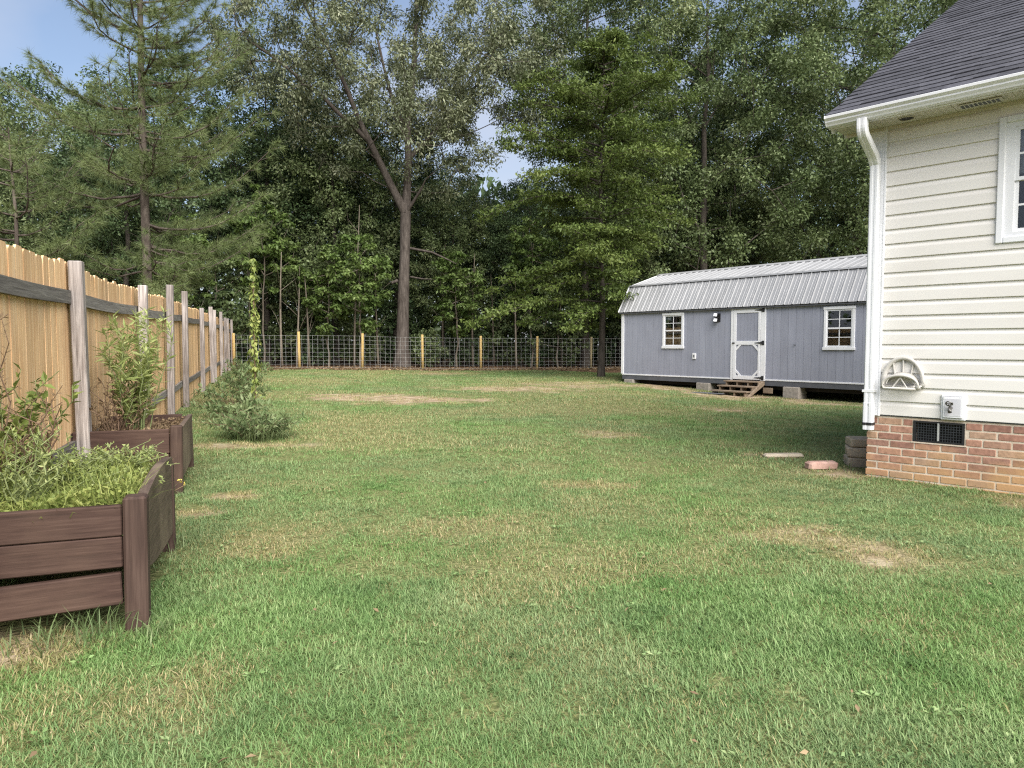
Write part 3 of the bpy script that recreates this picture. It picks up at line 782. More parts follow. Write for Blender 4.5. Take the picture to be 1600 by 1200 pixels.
# faucet with mounting block
fb = empty('garden_faucet', house_pt(.695, -.018, .57), HOUSE_RZ)
tag(fb, 'white mounting block with metal garden faucet above the foundation vent', 'faucet')
bk_ = MB(); bk_.bev(-.092, .092, -.018, .016, .0, .215, .006); bk_.bev(-.075, .075, -.030, -.018, .018, .2, .005)
blk = bk_.build('mounting_block', M['white'], fb)
MB().box(-.058, .06, -.0325, -.0302, .035, .182).build('face_plate', surf('grey_plate', [(.3, (.58, .58, .61)), (.7, (.64, .64, .67))], (1, 1, 1), 4, 3, .5), blk)
fc = MB(); fc.tube([(-.012, -.03, .105), (-.012, -.065, .105)], .014, 10); fc.tube([(-.012, -.055, .115), (-.010, -.085, .09), (-.004, -.092, .068)], [.013, .014, .016], 10)
fc.tube([(-.012, -.06, .105), (-.015, -.072, .14)], .007, 8)
fo = fc.build('spigot', M['steel'], fb, smooth=True)
hd = MB()
for k in range(12):
    a0, a1 = 2*math.pi*k/12, 2*math.pi*(k+1)/12
    f_ = lambda a: (-.016+.026*math.cos(a), -.073-.008*math.sin(a), .143+.016*math.sin(a)*(1+.25*math.cos(3*a)))
    hd.tube([f_(a0), f_(a1)], .0055, 6)
hd.tube([(-.04, -.073, .143), (.01, -.073, .143)], .004, 6)
hd.build('handle', M['steel'], fb)

# ------------------------------------------------------------------ shed
S = empty('storage_shed', SHED_C, SHED_RZ)
tag(S, 'long grey lofted barn shed with metal gambrel roof and white trim', 'shed')
SL, SW = 9.75, 3.66
F0, F1 = .31, 2.235
DX0, DX1 = 3.86, 4.88                     # door with its trim
OPEN = [(1.63, 2.26, 1.19, 2.07), (6.46, 7.08, 1.17, 2.05)]     # window openings
def shed_boards(run, horizontal_fn, openings, parent, name='siding_board'):
    x = 0.0; w = .2032
    while x < run-.01:
        e = min(x+w, run)
        cuts = sorted({x, e} | {q for o_ in openings for q in o_[:2] if x < q < e})
        for a, b_ in zip(cuts[:-1], cuts[1:]):
            if b_-a < .004: continue
            zz = [(F0, F1)]
            for (ox0, ox1, oz0, oz1) in openings:
                if a >= ox0-1e-6 and b_ <= ox1+1e-6: zz = [(F0, oz0), (oz1, F1)]
            for (c, d_) in zz:
                if d_-c < .01: continue
                horizontal_fn(a+(.0025 if a == x else 0), b_-(.0025 if b_ == e else 0), c, d_, name)
        x += w
def front_board(a, b_, c, d_, nm):
    MB().box(a, b_, 0, .012, c, d_).build(nm, M['shedwall'], S, (0, random.uniform(-.001, .001), 0))
shed_boards(SL, front_board, OPEN, S)
def left_board(a, b_, c, d_, nm):
    MB().box(-.0, .012, a, b_, c, d_).build(nm, M['shedwall'], S, (random.uniform(-.001, .001), 0, 0))
shed_boards(SW, left_board, [], S)
bk = MB()   # backing: hollow shell with the window openings left free
xs = [0.013, 1.63, 2.26, 6.46, 7.08, SL-.013]
for i in range(5):
    a, b_ = xs[i], xs[i+1]
    if i in (1, 3):
        o_ = OPEN[0 if i == 1 else 1]; bk.box(a, b_, .0125, .03, F0, o_[2]); bk.box(a, b_, .0125, .03, o_[3], F1)
    else: bk.box(a, b_, .0125, .03, F0, F1)
bk.box(.0125, .03, .03, SW-.013, F0, F1); bk.box(SL-.03, SL-.013, .03, SW-.013, F0, F1); bk.box(.013, SL-.013, SW-.03, SW-.013, F0, F1)
bk.box(.03, SL-.03, .03, SW-.03, F0, F0+.02)
bk.build('inner_shell', M['interior'], S)
ow = MB(); ow.box(0, SL, SW-.012, SW, F0, F1); ow.box(SL-.012, SL, 0, SW-.012, F0, F1); ow.build('rear_wall', M['shedwall'], S)
st = MB()
for x in (1.72, 2.13): st.box(x, x+.04, .03, .12, F0+.02, F1)
st.box(1.95, 1.99, .5, .6, F0+.02, F1)
q = Matrix.Translation((2.0, .35, 1.95)) @ Matrix.Rotation(R(32), 4, 'Y')
st.box(-.02, .02, -.05, .05, -.9, .5, q)
st.box(1.5, 2.4, .75, .8, 1.3, 1.42)
st.build('stud', M['stud'], S)
# roof: gambrel, corrugated panels
EV = (-.10, 2.215); KN = (.40, 3.02); PK = (1.83, 3.46)
gab = MB()
gpoly = [(0.0, F1), (SW, F1), (SW, 2.3), (SW-.42, 2.99), (SW/2, 3.42), (.42, 2.99), (0.0, 2.3)]
for (a, b_) in ((0, .012), (SL-.012, SL)): gab.prism(gpoly, lambda p, q_, d: (d, p, q_), a, b_)
gab.build('gable_wall', M['shedwall'], S)
PW = .914
def panel(p0, p1):
    """profile along x (ribs every 0.2285), swept from p0 (low) to p1 (high) in y,z"""
    d = Vector((0, p1[0]-p0[0], p1[1]-p0[1])); ln = d.length; d.normalize(); nn = Vector((0, -d.z, d.y))
    pr = []
    for k in range(4):
        x = k*PW/4
        pr += [(x, 0), (x+.072, 0), (x+.076, .004), (x+.090, .004), (x+.094, 0), (x+.140, 0), (x+.144, .004), (x+.158, .004), (x+.162, 0), (x+.190, 0), (x+.203, .026), (x+.219, .026)]
    pr.append((PW, 0))
    m_ = MB(); n = len(pr)
    for (s0) in (0, ln):
        for (x, h) in pr: m_.v.append(tuple(Vector((x, p0[0], p0[1]))+d*s0+nn*h))
    for (s0) in (0, ln):
        for (x, h) in pr: m_.v.append(tuple(Vector((x, p0[0], p0[1]))+d*s0+nn*(h-.004)))
    for i in range(n-1):
        m_.f += [(i, i+1, n+i+1, n+i), (2*n+i, 3*n+i, 3*n+i+1, 2*n+i+1), (i, 2*n+i, 2*n+i+1, i+1), (n+i, n+i+1, 3*n+i+1, 3*n+i)]
    me = m_.mesh('roof_panel'); me.materials.append(M['shedroof']); return me
mir = lambda p: (SW-p[0], p[1])
pl = panel(EV, KN); pu = panel((KN[0]-.03, KN[1]+.0), PK)
pbl = panel(mir(KN), mir(EV)); pbu = panel(PK, mir((KN[0]-.03, KN[1])))
for k in range(11):
    x = -.06+k*PW
    if x+PW > SL+.5: break
    for me_, dz in ((pl, 0), (pu, .012), (pbl, 0), (pbu, .012)):
        link('roof_panel', me_, None, S, (x, 0, dz))
RE = -.06+k*PW+(PW if x+PW <= SL+.5 else 0)
tr = MB()
tr.prism([(PK[0]-.12, PK[1]-.012), (PK[0], PK[1]+.045), (PK[0]+.12, PK[1]-.012), (PK[0]+.12, PK[1]-.002), (PK[0], PK[1]+.055), (PK[0]-.12, PK[1]-.002)], lambda a, b_, d: (d, a, b_), -.07, RE+.01)
tr.build('ridge_cap', M['shedroof'], S)
kt = MB(); kt.prism([(KN[0]-.045, KN[1]+.001), (KN[0]-.02, KN[1]+.034), (KN[0]-.0, KN[1]+.05), (KN[0]-.03, KN[1]+.04)], lambda a, b_, d: (d, a, b_), -.065, RE+.005)
kt.build('transition_trim', M['shedroof'], S)
ru = MB()     # roof underlay, closes the shell
for (p, q_) in ((EV, KN), (KN, PK), (PK, mir(KN)), (mir(KN), mir(EV))):
    d = Vector((q_[0]-p[0], q_[1]-p[1])).normalized(); nn = Vector((-d.y, d.x))
    ru.prism([(p[0]-nn.x*.008, p[1]-nn.y*.008), (q_[0]-nn.x*.008, q_[1]-nn.y*.008), (q_[0]-nn.x*.02, q_[1]-nn.y*.02), (p[0]-nn.x*.02, p[1]-nn.y*.02)], lambda a, b_, dd: (dd, a, b_), -.05, RE-.01)
ru.build('roof_deck', M['interior'], S)
er = MB()     # white edge trim up the gable
for (p, q_) in ((EV, KN), (KN, PK), (PK, mir(KN)), (mir(KN), mir(EV))):
    d = Vector((q_[0]-p[0], q_[1]-p[1])).normalized(); nn = Vector((-d.y, d.x))
    er.prism([(p[0]+nn.x*.03, p[1]+nn.y*.03), (q_[0]+nn.x*.03, q_[1]+nn.y*.03), (q_[0]-nn.x*.07, q_[1]-nn.y*.07), (p[0]-nn.x*.07, p[1]-nn.y*.07)], lambda a, b_, dd: (dd, a, b_), -.078, -.062)
er.build('gable_trim', M['white'], S)
MB().box(-.05, RE-.02, -.075, -.055, 2.165, 2.215).build('eave_trim', M['darkgrey'], S)
MB().box(-.05, RE-.02, -.055, .0, 2.19, 2.21).build('eave_soffit', M['darkgrey'], S)
# white trims
tb = MB(); tb.bev(-.022, .085, -.022, -.001, F0+.02, F1-.03, .004); tb.bev(-.022, -.001, .0, .085, F0+.02, F1-.03, .004); tb.build('corner_trim', M['white'], S)
MB().bev(.02, DX0, -.016, -.001, F0-.01, F0+.028, .003).build('base_trim', M['white'], S)
MB().bev(DX1, SL, -.016, -.001, F0-.01, F0+.028, .003).build('base_trim', M['white'], S)
sk = MB(); sk.box(0.02, SL-.02, -.004, .04, F0-.14, F0-.011); sk.box(.02, .06, .04, SW, F0-.14, F0); sk.box(SL-.06, SL-.02, .04, SW, F0-.14, F0)
sk.build('rim_joist', M['darkgrey'], S)
for yy in (.25, 1.2, 2.4, 3.3):
    MB().box(.05, SL-.05, yy, yy+.1, F0-.25, F0-.141).build('skid', M['interior'], S)
# windows
for (a, b_, c, d_) in OPEN:
    t = .06; m_ = MB()
    m_.bev(a-t, a+.004, -.024, .008, c-.03, d_+.03, .004); m_.bev(b_-.004, b_+t, -.024, .008, c-.03, d_+.03, .004)
    m_.bev(a-t-.012, b_+t+.012, -.032, -.0005, d_+.005, d_+.075, .004); m_.bev(a-t-.018, b_+t+.018, -.04, -.0005, c-.075, c-.005, .004)
    w_ = m_.build('window', M['white'], S)
    f_ = MB(); s_ = .03
    f_.box(a, a+s_, -.012, .02, c, d_); f_.box(b_-s_, b_, -.012, .02, c, d_); f_.box(a+s_, b_-s_, -.0115, .02, c, c+s_); f_.box(a+s_, b_-s_, -.0115, .02, d_-s_, d_)
    zmid = (c+d_)/2; f_.box(a+s_, b_-s_, -.0125, .018, zmid-.018, zmid+.018)
    f_.box((a+b_)/2-.009, (a+b_)/2+.009, -.004, .012, c+s_, zmid-.018); f_.box((a+b_)/2-.009, (a+b_)/2+.009, -.004, .012, zmid+.018, d_-s_)
    for z in ((c+s_+zmid-.018)/2, (d_-s_+zmid+.018)/2): f_.box(a+s_, b_-s_, -.0035, .0115, z-.008, z+.008)
    fo_ = f_.build('frame', M['white'], w_)
    xs_ = [a+s_, (a+b_)/2, b_-s_]; zs_ = [c+s_, (c+s_+zmid-.018)/2, zmid, (d_-s_+zmid+.018)/2, d_-s_]
    for i in range(2):
        for j in range(4):
            MB().box(xs_[i]+.001, xs_[i+1]-.001, .004, .007, zs_[j]+.001, zs_[j+1]-.001).build('pane', M['glass'], w_)
# door: trim frame, grey panels, rails, corner gussets, strap hinges
DZ0, DZ1 = F0-.02, 2.19
m_ = MB(); m_.bev(DX0, DX0+.075, -.026, -.001, DZ0, DZ1, .004); m_.bev(DX1-.14, DX1, -.026, -.001, DZ0, DZ1, .004); m_.bev(DX0+.075, DX1-.14, -.0255, -.001, DZ1-.03, DZ1, .004)
m_.build('door_trim', M['white'], S)
dx0, dx1 = DX0+.083, DX1-.147
dm_ = (DZ0+DZ1)/2 + .03
m_ = MB()
x = dx0
while x < dx1-.01:
    e = min(x+.1016, dx1); m_.box(x, e-.004, -.016, -.0015, DZ0+.02, DZ1-.035); x = e
door = m_.build('door', M['shedwall'], S)
fr_ = MB(); ww = .085
fr_.bev(dx0, dx0+ww, -.034, -.016, DZ0+.02, DZ1-.036, .003); fr_.bev(dx1-ww*.75, dx1, -.034, -.016, DZ0+.02, DZ1-.036, .003)
for (a, b_) in ((DZ0+.02, DZ0+.12), (dm_-.05, dm_+.05), (DZ1-.135, DZ1-.036)): fr_.bev(dx0+ww, dx1-ww*.75, -.0335, -.016, a, b_, .003)
fr_.build('door_frame', M['white'], door)
for (cx, sx) in ((dx0+ww, 1), (dx1-ww*.75, -1)):
    for (cz, sz) in ((DZ0+.12, 1), (dm_-.05, -1)):
        gs = .16
        MB().prism([(cx, cz+sz*gs*.55), (cx, cz+sz*gs), (cx+sx*gs, cz), (cx+sx*gs*.55, cz)][::(1 if sx*sz > 0 else -1)], lambda p, q_, d: (p, d, q_), -.032, -.0165).build('corner_brace', M['white'], door)
for z in (DZ0+.075, dm_, DZ1-.075):
    h_ = MB(); h_.box(DX1-.09, DX1-.035, -.034, -.0265, z-.055, z+.055); h_.prism([(DX1-.14, z-.022), (DX1-.09, z-.03), (DX1-.09, z+.03), (DX1-.14, z+.022), (DX1-.30, z+.006), (DX1-.30, z-.006)], lambda p, q_, d: (p, d, q_), -.0425, -.0345)
    h_.tube([(DX1-.098, -.036, z-.05), (DX1-.098, -.036, z+.05)], .009, 8)
    h_.build('hinge', M['black'], door)
hl = MB(); hl.bev(dx0-.03, dx0+.05, -.045, -.0345, dm_-.02, dm_+.015, .003); hl.tube([(dx0-.0, -.045, dm_), (dx0-.0, -.075, dm_)], .012, 8); hl.build('door_latch', M['black'], door)
# flood light, outlet
fl = empty('flood_light', Vector(SHED_C)+Vector((math.cos(SHED_RZ)*3.42, math.sin(SHED_RZ)*3.42, 1.93)), SHED_RZ)
tag(fl, 'small twin head flood light on the grey shed wall beside the door', 'light')
m_ = MB(); m_.bev(-.005, .10, -.02, -.0012, -.09, .14, .006); m_.tube([(.05, -.02, .02), (.05, -.09, .02)], .02, 8); m_.build('base', M['black'], fl)
for dz in (.085, -.055):
    q = Matrix.Translation((.015, -.1, dz)) @ Matrix.Rotation(R(-20), 4, 'X') @ Matrix.Rotation(R(18), 4, 'Z')
    lo = MB().bev(-.06, .05, -.04, .05, -.05, .05, .014, q).build('lamp_head', M['black'], fl)
    MB().bev(-.05, .04, -.046, -.0401, -.042, .042, .002, q).build('lens', M['white'], lo)
ot = empty('outlet_cover', Vector(SHED_C)+Vector((math.cos(SHED_RZ)*2.69, math.sin(SHED_RZ)*2.69, .82)), SHED_RZ)
tag(ot, 'small white outlet cover low on the grey shed wall', 'outlet')
MB().bev(-.06, .06, -.03, -.0012, 0, .17, .008).build('cover_plate', M['white'], ot)
MB().bev(-.02, .02, -.036, -.0301, .05, .12, .002).build('outlet_face', M['darkgrey'], ot)
tg = MB(); tg.tube([(0, -.001, 0), (0, -.03, .0), (-.035, -.034, .003)], .009, 8)
kn = tg.build('wall_hook', M['darkgrey'], None, Vector(SHED_C)+Vector((math.cos(SHED_RZ)*5.68, math.sin(SHED_RZ)*5.68, 1.22)), (0, 0, SHED_RZ))
tag(kn, 'tiny dark metal hook on the grey shed wall right of the door', 'hook')
def shed_pt(x, y, z=0):
    c, s = math.cos(SHED_RZ), math.sin(SHED_RZ); return Vector((SHED_C.x+x*c-y*s, SHED_C.y+x*s+y*c, z))
# foundation blocks: stacks under the skids
def block(x, y, z0, z1, w, d, label, mat='concrete', rz=0.0):
    p = shed_pt(x, y); m_ = MB()
    m_.bev(-w/2, w/2, -d/2, d/2, 0, z1-z0, .012)
    o = m_.build('concrete_block', M[mat], None, (p.x, p.y, z0), (0, 0, SHED_RZ+rz))
    tag(o, label, 'block', 'blocks holding up the shed')
for (x, w, lab) in ((.32, .34, 'grey concrete block under the far left corner of the shed'), (3.02, .42, 'concrete block pier just left of the wooden steps'), (5.62, .42, 'concrete block pier right of the wooden steps'), (8.6, .42, 'concrete block pier hidden near the right end of the shed')):
    p = shed_pt(x, .13); z = gz(p.x, p.y)
    block(x, .13, z-.03, F0-.142, w, .42, lab)
for (x, y, od) in ((.3, 3.3, 'first'), (3.0, 3.3, 'second'), (5.6, 3.3, 'third'), (8.6, 3.3, 'fourth')):
    p = shed_pt(x, y); z = gz(p.x, p.y); block(x, y, z-.03, F0-.252, .4, .4, 'concrete block under the rear edge of the shed, %s from the left' % od)
# steps: three open box treads
sp = shed_pt(4.33, 0); gs_ = gz(shed_pt(4.3, -.4).x, shed_pt(4.3, -.4).y)
ST = empty('wooden_steps', (sp.x, sp.y, gs_), SHED_RZ)
tag(ST, 'weathered open wooden steps leading to the shed door', 'steps')
hgt = F0-.03-gs_
for k in range(3):
    z1 = hgt*(k+1)/3; y0 = -.78+.26*k
    MB().bev(-.56+.02*k, .5, y0, y0+.28, z1-.035, z1, .004).build('tread', M['stepwood'], ST)
    for x in (-.5, -.18, .14, .44):
        MB().box(x-.02+.03*k, x+.02+.03*k, y0+.02, y0+.24, hgt*k/3+(.0 if k else -.03), z1-.0355).build('riser_block', M['stepwood'], ST)
MB().prism([(-.80, -.03), (-.70, -.03), (-.02, hgt-.10), (-.02, hgt+.0), (-.08, hgt+.0)], lambda a, b_, d: (d, a, b_), .505, .545).build('stringer', M['stepwood'], ST)
MB().bev(.55, .80, -.10, -.05, .06, .2, .004).build('end_board', M['stepwood'], ST)
p = shed_pt(3.75, -.85); mt = MB().bev(-.55, .45, -.14, .14, 0, .02, .006)
o = mt.build('rubber_mat', M['darkgrey'], None, (p.x, p.y, gz(p.x, p.y)+.004), (0, 0, SHED_RZ+.15)); tag(o, 'dark flat mat lying in front of the wooden steps', 'mat')

# ------------------------------------------------------------------ loose blocks by the house corner
def slab(name, x, y, w, d, h, rz, mat, label, cat, z=None, group=None, rough=.012):
    z = gz(x, y)-.01 if z is None else z
    m_ = MB().bev(-w/2, w/2, -d/2, d/2, 0, h, rough)
    m_.v = [(a+random.uniform(-.004, .004), b_+random.uniform(-.004, .004), c+random.uniform(-.003, .003)) for a, b_, c in m_.v]
    o = m_.build(name, M[mat], None, (x, y, z), (0, 0, rz)); tag(o, label, cat, group); return z+h
bx, by, _ = house_pt(-.22, .62)
z = slab('wall_block', bx, by, .36, .30, .10, HOUSE_RZ+.5, 'stone', 'bottom block of the tan stack beside the house corner', 'block', group='stacked blocks')
z = slab('wall_block', bx+.01, by-.01, .38, .30, .10, HOUSE_RZ+.42, 'stone', 'middle block of the tan stack beside the house corner', 'block', z+.002, 'stacked blocks')
z = slab('wall_block', bx+.02, by+.0, .36, .28, .085, HOUSE_RZ+.55, 'stone', 'top block of the tan stack beside the house corner', 'block', z+.002, 'stacked blocks')
slab('paver', 3.02, 6.88, .30, .12, .085, .12, 'paver', 'loose reddish paver lying in grass by the house corner', 'paver', rough=.02)
slab('edging_stone', 2.93, 7.62, .42, .13, .05, .05, 'stone', 'flat tan edging stone sunk in the grass behind the red paver', 'stone', rough=.02)

# ------------------------------------------------------------------ wooden privacy fence
FE = empty('wooden_fence', fence_pt(1.5), FENCE_RZ)
tag(FE, 'tan picket privacy fence with weathered grey posts and rails', 'fence')
K = math.sqrt(1+.345**2)
def fence_local(d): return (d-1.5)*K
PK_V = []
for v in range(5):
    m_ = MB(); w, h, c = .137, 1.86, .022
    m_.prism([(-w/2, 0), (w/2, 0), (w/2, h-c), (w/2-c, h), (-w/2+c, h), (-w/2, h-c)], lambda a, b_, d: (a, d, b_), 0, .016)
    me = m_.mesh('picket'); me.materials.append(M['picket']); PK_V.append(me)
posts_d = [2.85, 5.47, 8.17, 10.4, 12.35, 15.7, 18.5, 19.3, 22.4, 24.3, 26.6, 29.2]
post_h = [1.9, 1.84, 1.85, 2.0, 2.02, 1.86, 2.0, 1.95, 2.02, 1.9, 1.95, 2.0]
def sag(d):
    """pickets step in shallow scallops between posts"""
    for a, b_ in zip(posts_d[:-1], posts_d[1:]):
        if a <= d <= b_: return -.035*math.sin(math.pi*(d-a)/(b_-a))
    return 0.0
d = 1.5; k = 0
while d < 29.3:
    p = fence_pt(d)
    link('picket', PK_V[k % 5], None, FE, (fence_local(d), .0+random.uniform(-.002, .002), gz(p.x, p.y)-.02+sag(d)+random.uniform(-.008, .008)), (0, random.uniform(-.006, .006), random.uniform(-.012, .012)), (random.uniform(.97, 1.012), 1, random.uniform(.995, 1.005)))
    d += .1405/K; k += 1
for d, h in zip(posts_d, post_h):
    p = fence_pt(d); w = random.uniform(.088, .098)
    MB().bev(-w/2, w/2, -.047, .047, 0, h+.05, .006).build('post', M['greywood'], FE, (fence_local(d), -.088, gz(p.x, p.y)-.05), (R(random.uniform(-.8, .8)), R(random.uniform(-.7, .7)), 0))
ends = [1.5]+posts_d
for a, b_ in zip(ends[:-1], ends[1:]):
    pa, pb = fence_pt(a), fence_pt(b_); za, zb = gz(pa.x, pa.y), gz(pb.x, pb.y)
    xa, xb = fence_local(a), fence_local(b_)
    for hz, tall in ((1.565, .10), (.42, .09)):
        m_ = MB(); n = 8
        for i in range(n+1):
            t = i/n; x = .002+(xb-xa-.004)*t; zz = (zb-za)*t-.02*math.sin(math.pi*t)
            m_.v += [(x, -.038, zz-tall/2), (x, -.0035, zz-tall/2), (x, -.0035, zz+tall/2), (x, -.038, zz+tall/2)]
        for i in range(n):
            q = i*4
            for j in range(4): m_.f.append((q+j, q+(j+1) % 4, q+4+(j+1) % 4, q+4+j))
        m_.f += [(3, 2, 1, 0), (n*4, n*4+1, n*4+2, n*4+3)]
        m_.build('rail', M['greyrail'], FE, (xa, 0, za+hz))

# ------------------------------------------------------------------ wire fence
WFE = empty('wire_fence', (WF0.x, WF0.y, 0), math.atan2(wfd.y, wfd.x))
tag(WFE, 'galvanised wire mesh fence with pale timber posts before the woods', 'fence')
span = (WF1-WF0).length/5
gzl = lambda s: gz(WF0.x+wfd.x*s, WF0.y+wfd.y*s)
for k in range(-1, 9):
    s = k*span; h = (1.50, 1.46, 1.47, 1.45, 1.44, 1.42)[k % 6]
    m_ = MB(); m_.tube([(0, 0, 0), (0, 0, h*.5), (0, 0, h+.06), (0, 0, h+.07)], [.057, .055, .053, .044], 12)
    m_.build('post', M['shadedpost'] if k >= 5 else M['newpost'], WFE, (s, 0, gzl(s)-.06), (R(random.uniform(-1, 1)), R(random.uniform(-1, 1)), random.random()*6), True)
    MB().prism([(-.28, 0), (.28, 0), (.12, .05), (-.1, .06)], lambda a, b_, d: (a, d, b_), -.2, .2).build('earth_mound', M['ground'], WFE, (s, 0, gzl(s)-.03))
    if k < 8:
        m_ = MB(); wr = .0028
        rows = [.06, .2, .35, .51, .68, .85, 1.02, 1.19, 1.36]
        for z in rows:
            pts = [(span*i/6, -.06, gzl(s+span*i/6)+z-.012*math.sin(math.pi*i/6)) for i in range(7)]
            m_.tube(pts, wr*1.15 if z in (rows[0], rows[-1]) else wr, 4)
        for i in range(12):
            x = span*(i+.5)/12; zb = gzl(s+x); m_.tube([(x, -.0605, zb+.06), (x, -.0605, zb+1.36)], wr, 4)
        o = m_.build('wire_mesh', M['wire'], WFE, (s, 0, 0)); o['kind'] = 'stuff'

# ------------------------------------------------------------------ raised beds
def raised_bed(ox, oy, w, dpt, z0, top, boards, front_gap, label, curve, sidelow):
    B = empty('raised_bed', (ox, oy, 0), BED_RZ); tag(B, label, 'raised bed', 'raised timber beds by the wooden fence')
    p = .09
    for (x, y, h) in ((-p/2, p/2, top+.035), (-w+p/2, p/2, top), (-p/2, dpt-p/2, top-.02), (-w+p/2, dpt-p/2, top)):
        o = MB().bev(-p/2, p/2, -p/2, p/2, 0, h+.05, .009).build('post', M['bedpost'], B, (x, y, gz(*(Vector((ox, oy))+Vector((x*math.cos(BED_RZ)-y*math.sin(BED_RZ), x*math.sin(BED_RZ)+y*math.cos(BED_RZ))))[:2])-.05), (R(random.uniform(-1, 1)), R(random.uniform(-1, 1)), 0))
    for i, (a, b_) in enumerate(boards):          # front and back boards
        for y, nm in ((.02, 'front_board'), (dpt-.06, 'back_board')):
            tl = R(-2.2) if (front_gap and i == 2 and nm == 'front_board') else R(random.uniform(-.3, .3))
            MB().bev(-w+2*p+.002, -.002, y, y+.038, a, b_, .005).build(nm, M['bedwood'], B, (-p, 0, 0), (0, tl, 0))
    return B
B1 = raised_bed(-1.535, 2.94, .82, 1.32, 0, .535, [(.405, .535), (.272, .402), (.115, .25)], True, 'near brown timber raised bed overgrown with weeds beside the fence', True, .12)
# right side panel of the near bed: one wide board, top bowed, bottom edge cut in a curve
def side_panel(B, x0, x1, y0, y1, topf, botf, mat):
    m_ = MB(); n = 14
    for i in range(n+1):
        t = i/n; y = y0+(y1-y0)*t
        m_.v += [(x0, y, botf(t)), (x1, y, botf(t)), (x1, y, topf(t)), (x0, y, topf(t))]
    for i in range(n):
        q = i*4
        for j in range(4): m_.f.append((q+j, q+4+j, q+4+(j+1) % 4, q+(j+1) % 4))
    m_.f += [(0, 1, 2, 3), (n*4+3, n*4+2, n*4+1, n*4)]
    return m_.build('side_board', mat, B)
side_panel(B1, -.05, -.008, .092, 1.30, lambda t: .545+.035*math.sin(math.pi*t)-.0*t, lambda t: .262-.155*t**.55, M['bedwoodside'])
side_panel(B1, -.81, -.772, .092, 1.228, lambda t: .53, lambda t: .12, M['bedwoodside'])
def lumpy(name, w, d, z, mat, parent, amp=.03):
    n1, n2 = 18, 24
    X, Y = np.meshgrid(np.linspace(-w+.06, -.052, n1), np.linspace(.062, d-.062, n2))
    Z = z+amp*(fbm(X*5+ z*31, Y*5)-.4)*2
    Vv = np.stack([X, Y, Z], -1).reshape(-1, 3); i, j = np.meshgrid(np.arange(n1-1), np.arange(n2-1)); q = (j*n1+i).ravel()
    return link(name, np_mesh(name, Vv, np.stack([q, q+1, q+n1+1, q+n1], 1), True), mat, parent)
lumpy('soil', .82, 1.32, .44, M['soil'], B1)
B2 = raised_bed(-2.66, 5.68, .86, 1.42, 0, .52, [(.335, .53), (.12, .332)], False, 'far brown timber raised bed with dry weeds beside the fence', False, .12)
for (a, b_) in ((.335, .53), (.12, .332)):
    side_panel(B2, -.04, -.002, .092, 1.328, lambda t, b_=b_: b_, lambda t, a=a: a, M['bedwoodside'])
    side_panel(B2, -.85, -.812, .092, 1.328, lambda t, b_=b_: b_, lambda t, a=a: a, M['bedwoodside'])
lumpy('soil', .86, 1.42, .45, M['soil'], B2)

# ------------------------------------------------------------------ trees
def tube_edges(nodes, parent, rad, sides=5):
    """tapered frusta between skeleton nodes"""
    e = np.array([i for i in range(len(nodes)) if parent[i] >= 0]); pa = parent[e]
    A, B_ = nodes[pa], nodes[e]; d = unit(B_-A)
    ref = np.where(np.abs(d[:, 2:3]) > .9, np.array([[1., 0, 0]]), np.array([[0, 0, 1.]]))
    u = unit(np.cross(d, ref)); v = np.cross(d, u)
    w = np.linspace(0, 2*np.pi, sides, endpoint=False)
    ring = u[:, None]*np.cos(w)[None, :, None]+v[:, None]*np.sin(w)[None, :, None]
    ra = np.minimum(rad[pa], rad[e]*1.35)[:, None, None]; rb_ = rad[e][:, None, None]
    Vv = np.concatenate([A[:, None]+ring*ra, B_[:, None]+ring*rb_], 1).reshape(-1, 3)
    b = (np.arange(len(e))*2*sides)[:, None, None]; k = np.arange(sides); k2 = (k+1) % sides
    q = np.concatenate([np.stack([k, k2, k2+sides], 1), np.stack([k, k2+sides, k+sides], 1)])[None]+b
    return Vv, q.reshape(-1, 3)

def grow(seed, trunk, clumps, r_tip=.012, expo=.47, trunk_r=None, step=.7, wob=.12):
    """attach clump centres to a skeleton that starts as the trunk polyline(s) [(pts, parent index or -1)]"""
    rg = np.random.default_rng(seed)
    nodes = []; par = []
    for pts, p0 in trunk:
        last = p0
        for i, p in enumerate(pts):
            nodes.append(np.array(p, float)); par.append(last); last = len(nodes)-1
    tr_n = len(nodes)
    base = np.array(nodes)
    dist = np.array([np.min(np.linalg.norm(base-c, axis=1)) for c in clumps])
    for ci in np.argsort(dist):
        c = clumps[ci]; N = np.array(nodes)
        dv = c-N; dl = np.linalg.norm(dv, axis=1)
        cost = dl + 1.1*np.maximum(0, -dv[:, 2]+.15*dl) + .25*(np.arange(len(N)) < 2)*9
        k = int(np.argmin(cost)); n = max(1, int(dl[k]/step)); a = N[k]; last = k
        for i in range(1, n+1):
            t = i/n; p = a+(c-a)*t + rg.normal(0, wob, 3)*(i < n)*min(1, dl[k]) + np.array([0, 0, .12*dl[k]*math.sin(math.pi*t)])*(i < n)
            nodes.append(p); par.append(last); last = len(nodes)-1
    nodes = np.array(nodes); par = np.array(par)
    cnt = np.zeros(len(nodes)); has = np.zeros(len(nodes), bool)
    has[par[par >= 0]] = True; cnt[~has] = 1
    for i in range(len(nodes)-1, -1, -1):
        if par[i] >= 0: cnt[par[i]] += cnt[i]
    rad = r_tip*np.maximum(cnt, 1)**expo
    if trunk_r is not None: rad[:len(trunk_r)] = np.maximum(trunk_r, 0)
    return nodes, par, rad, tr_n

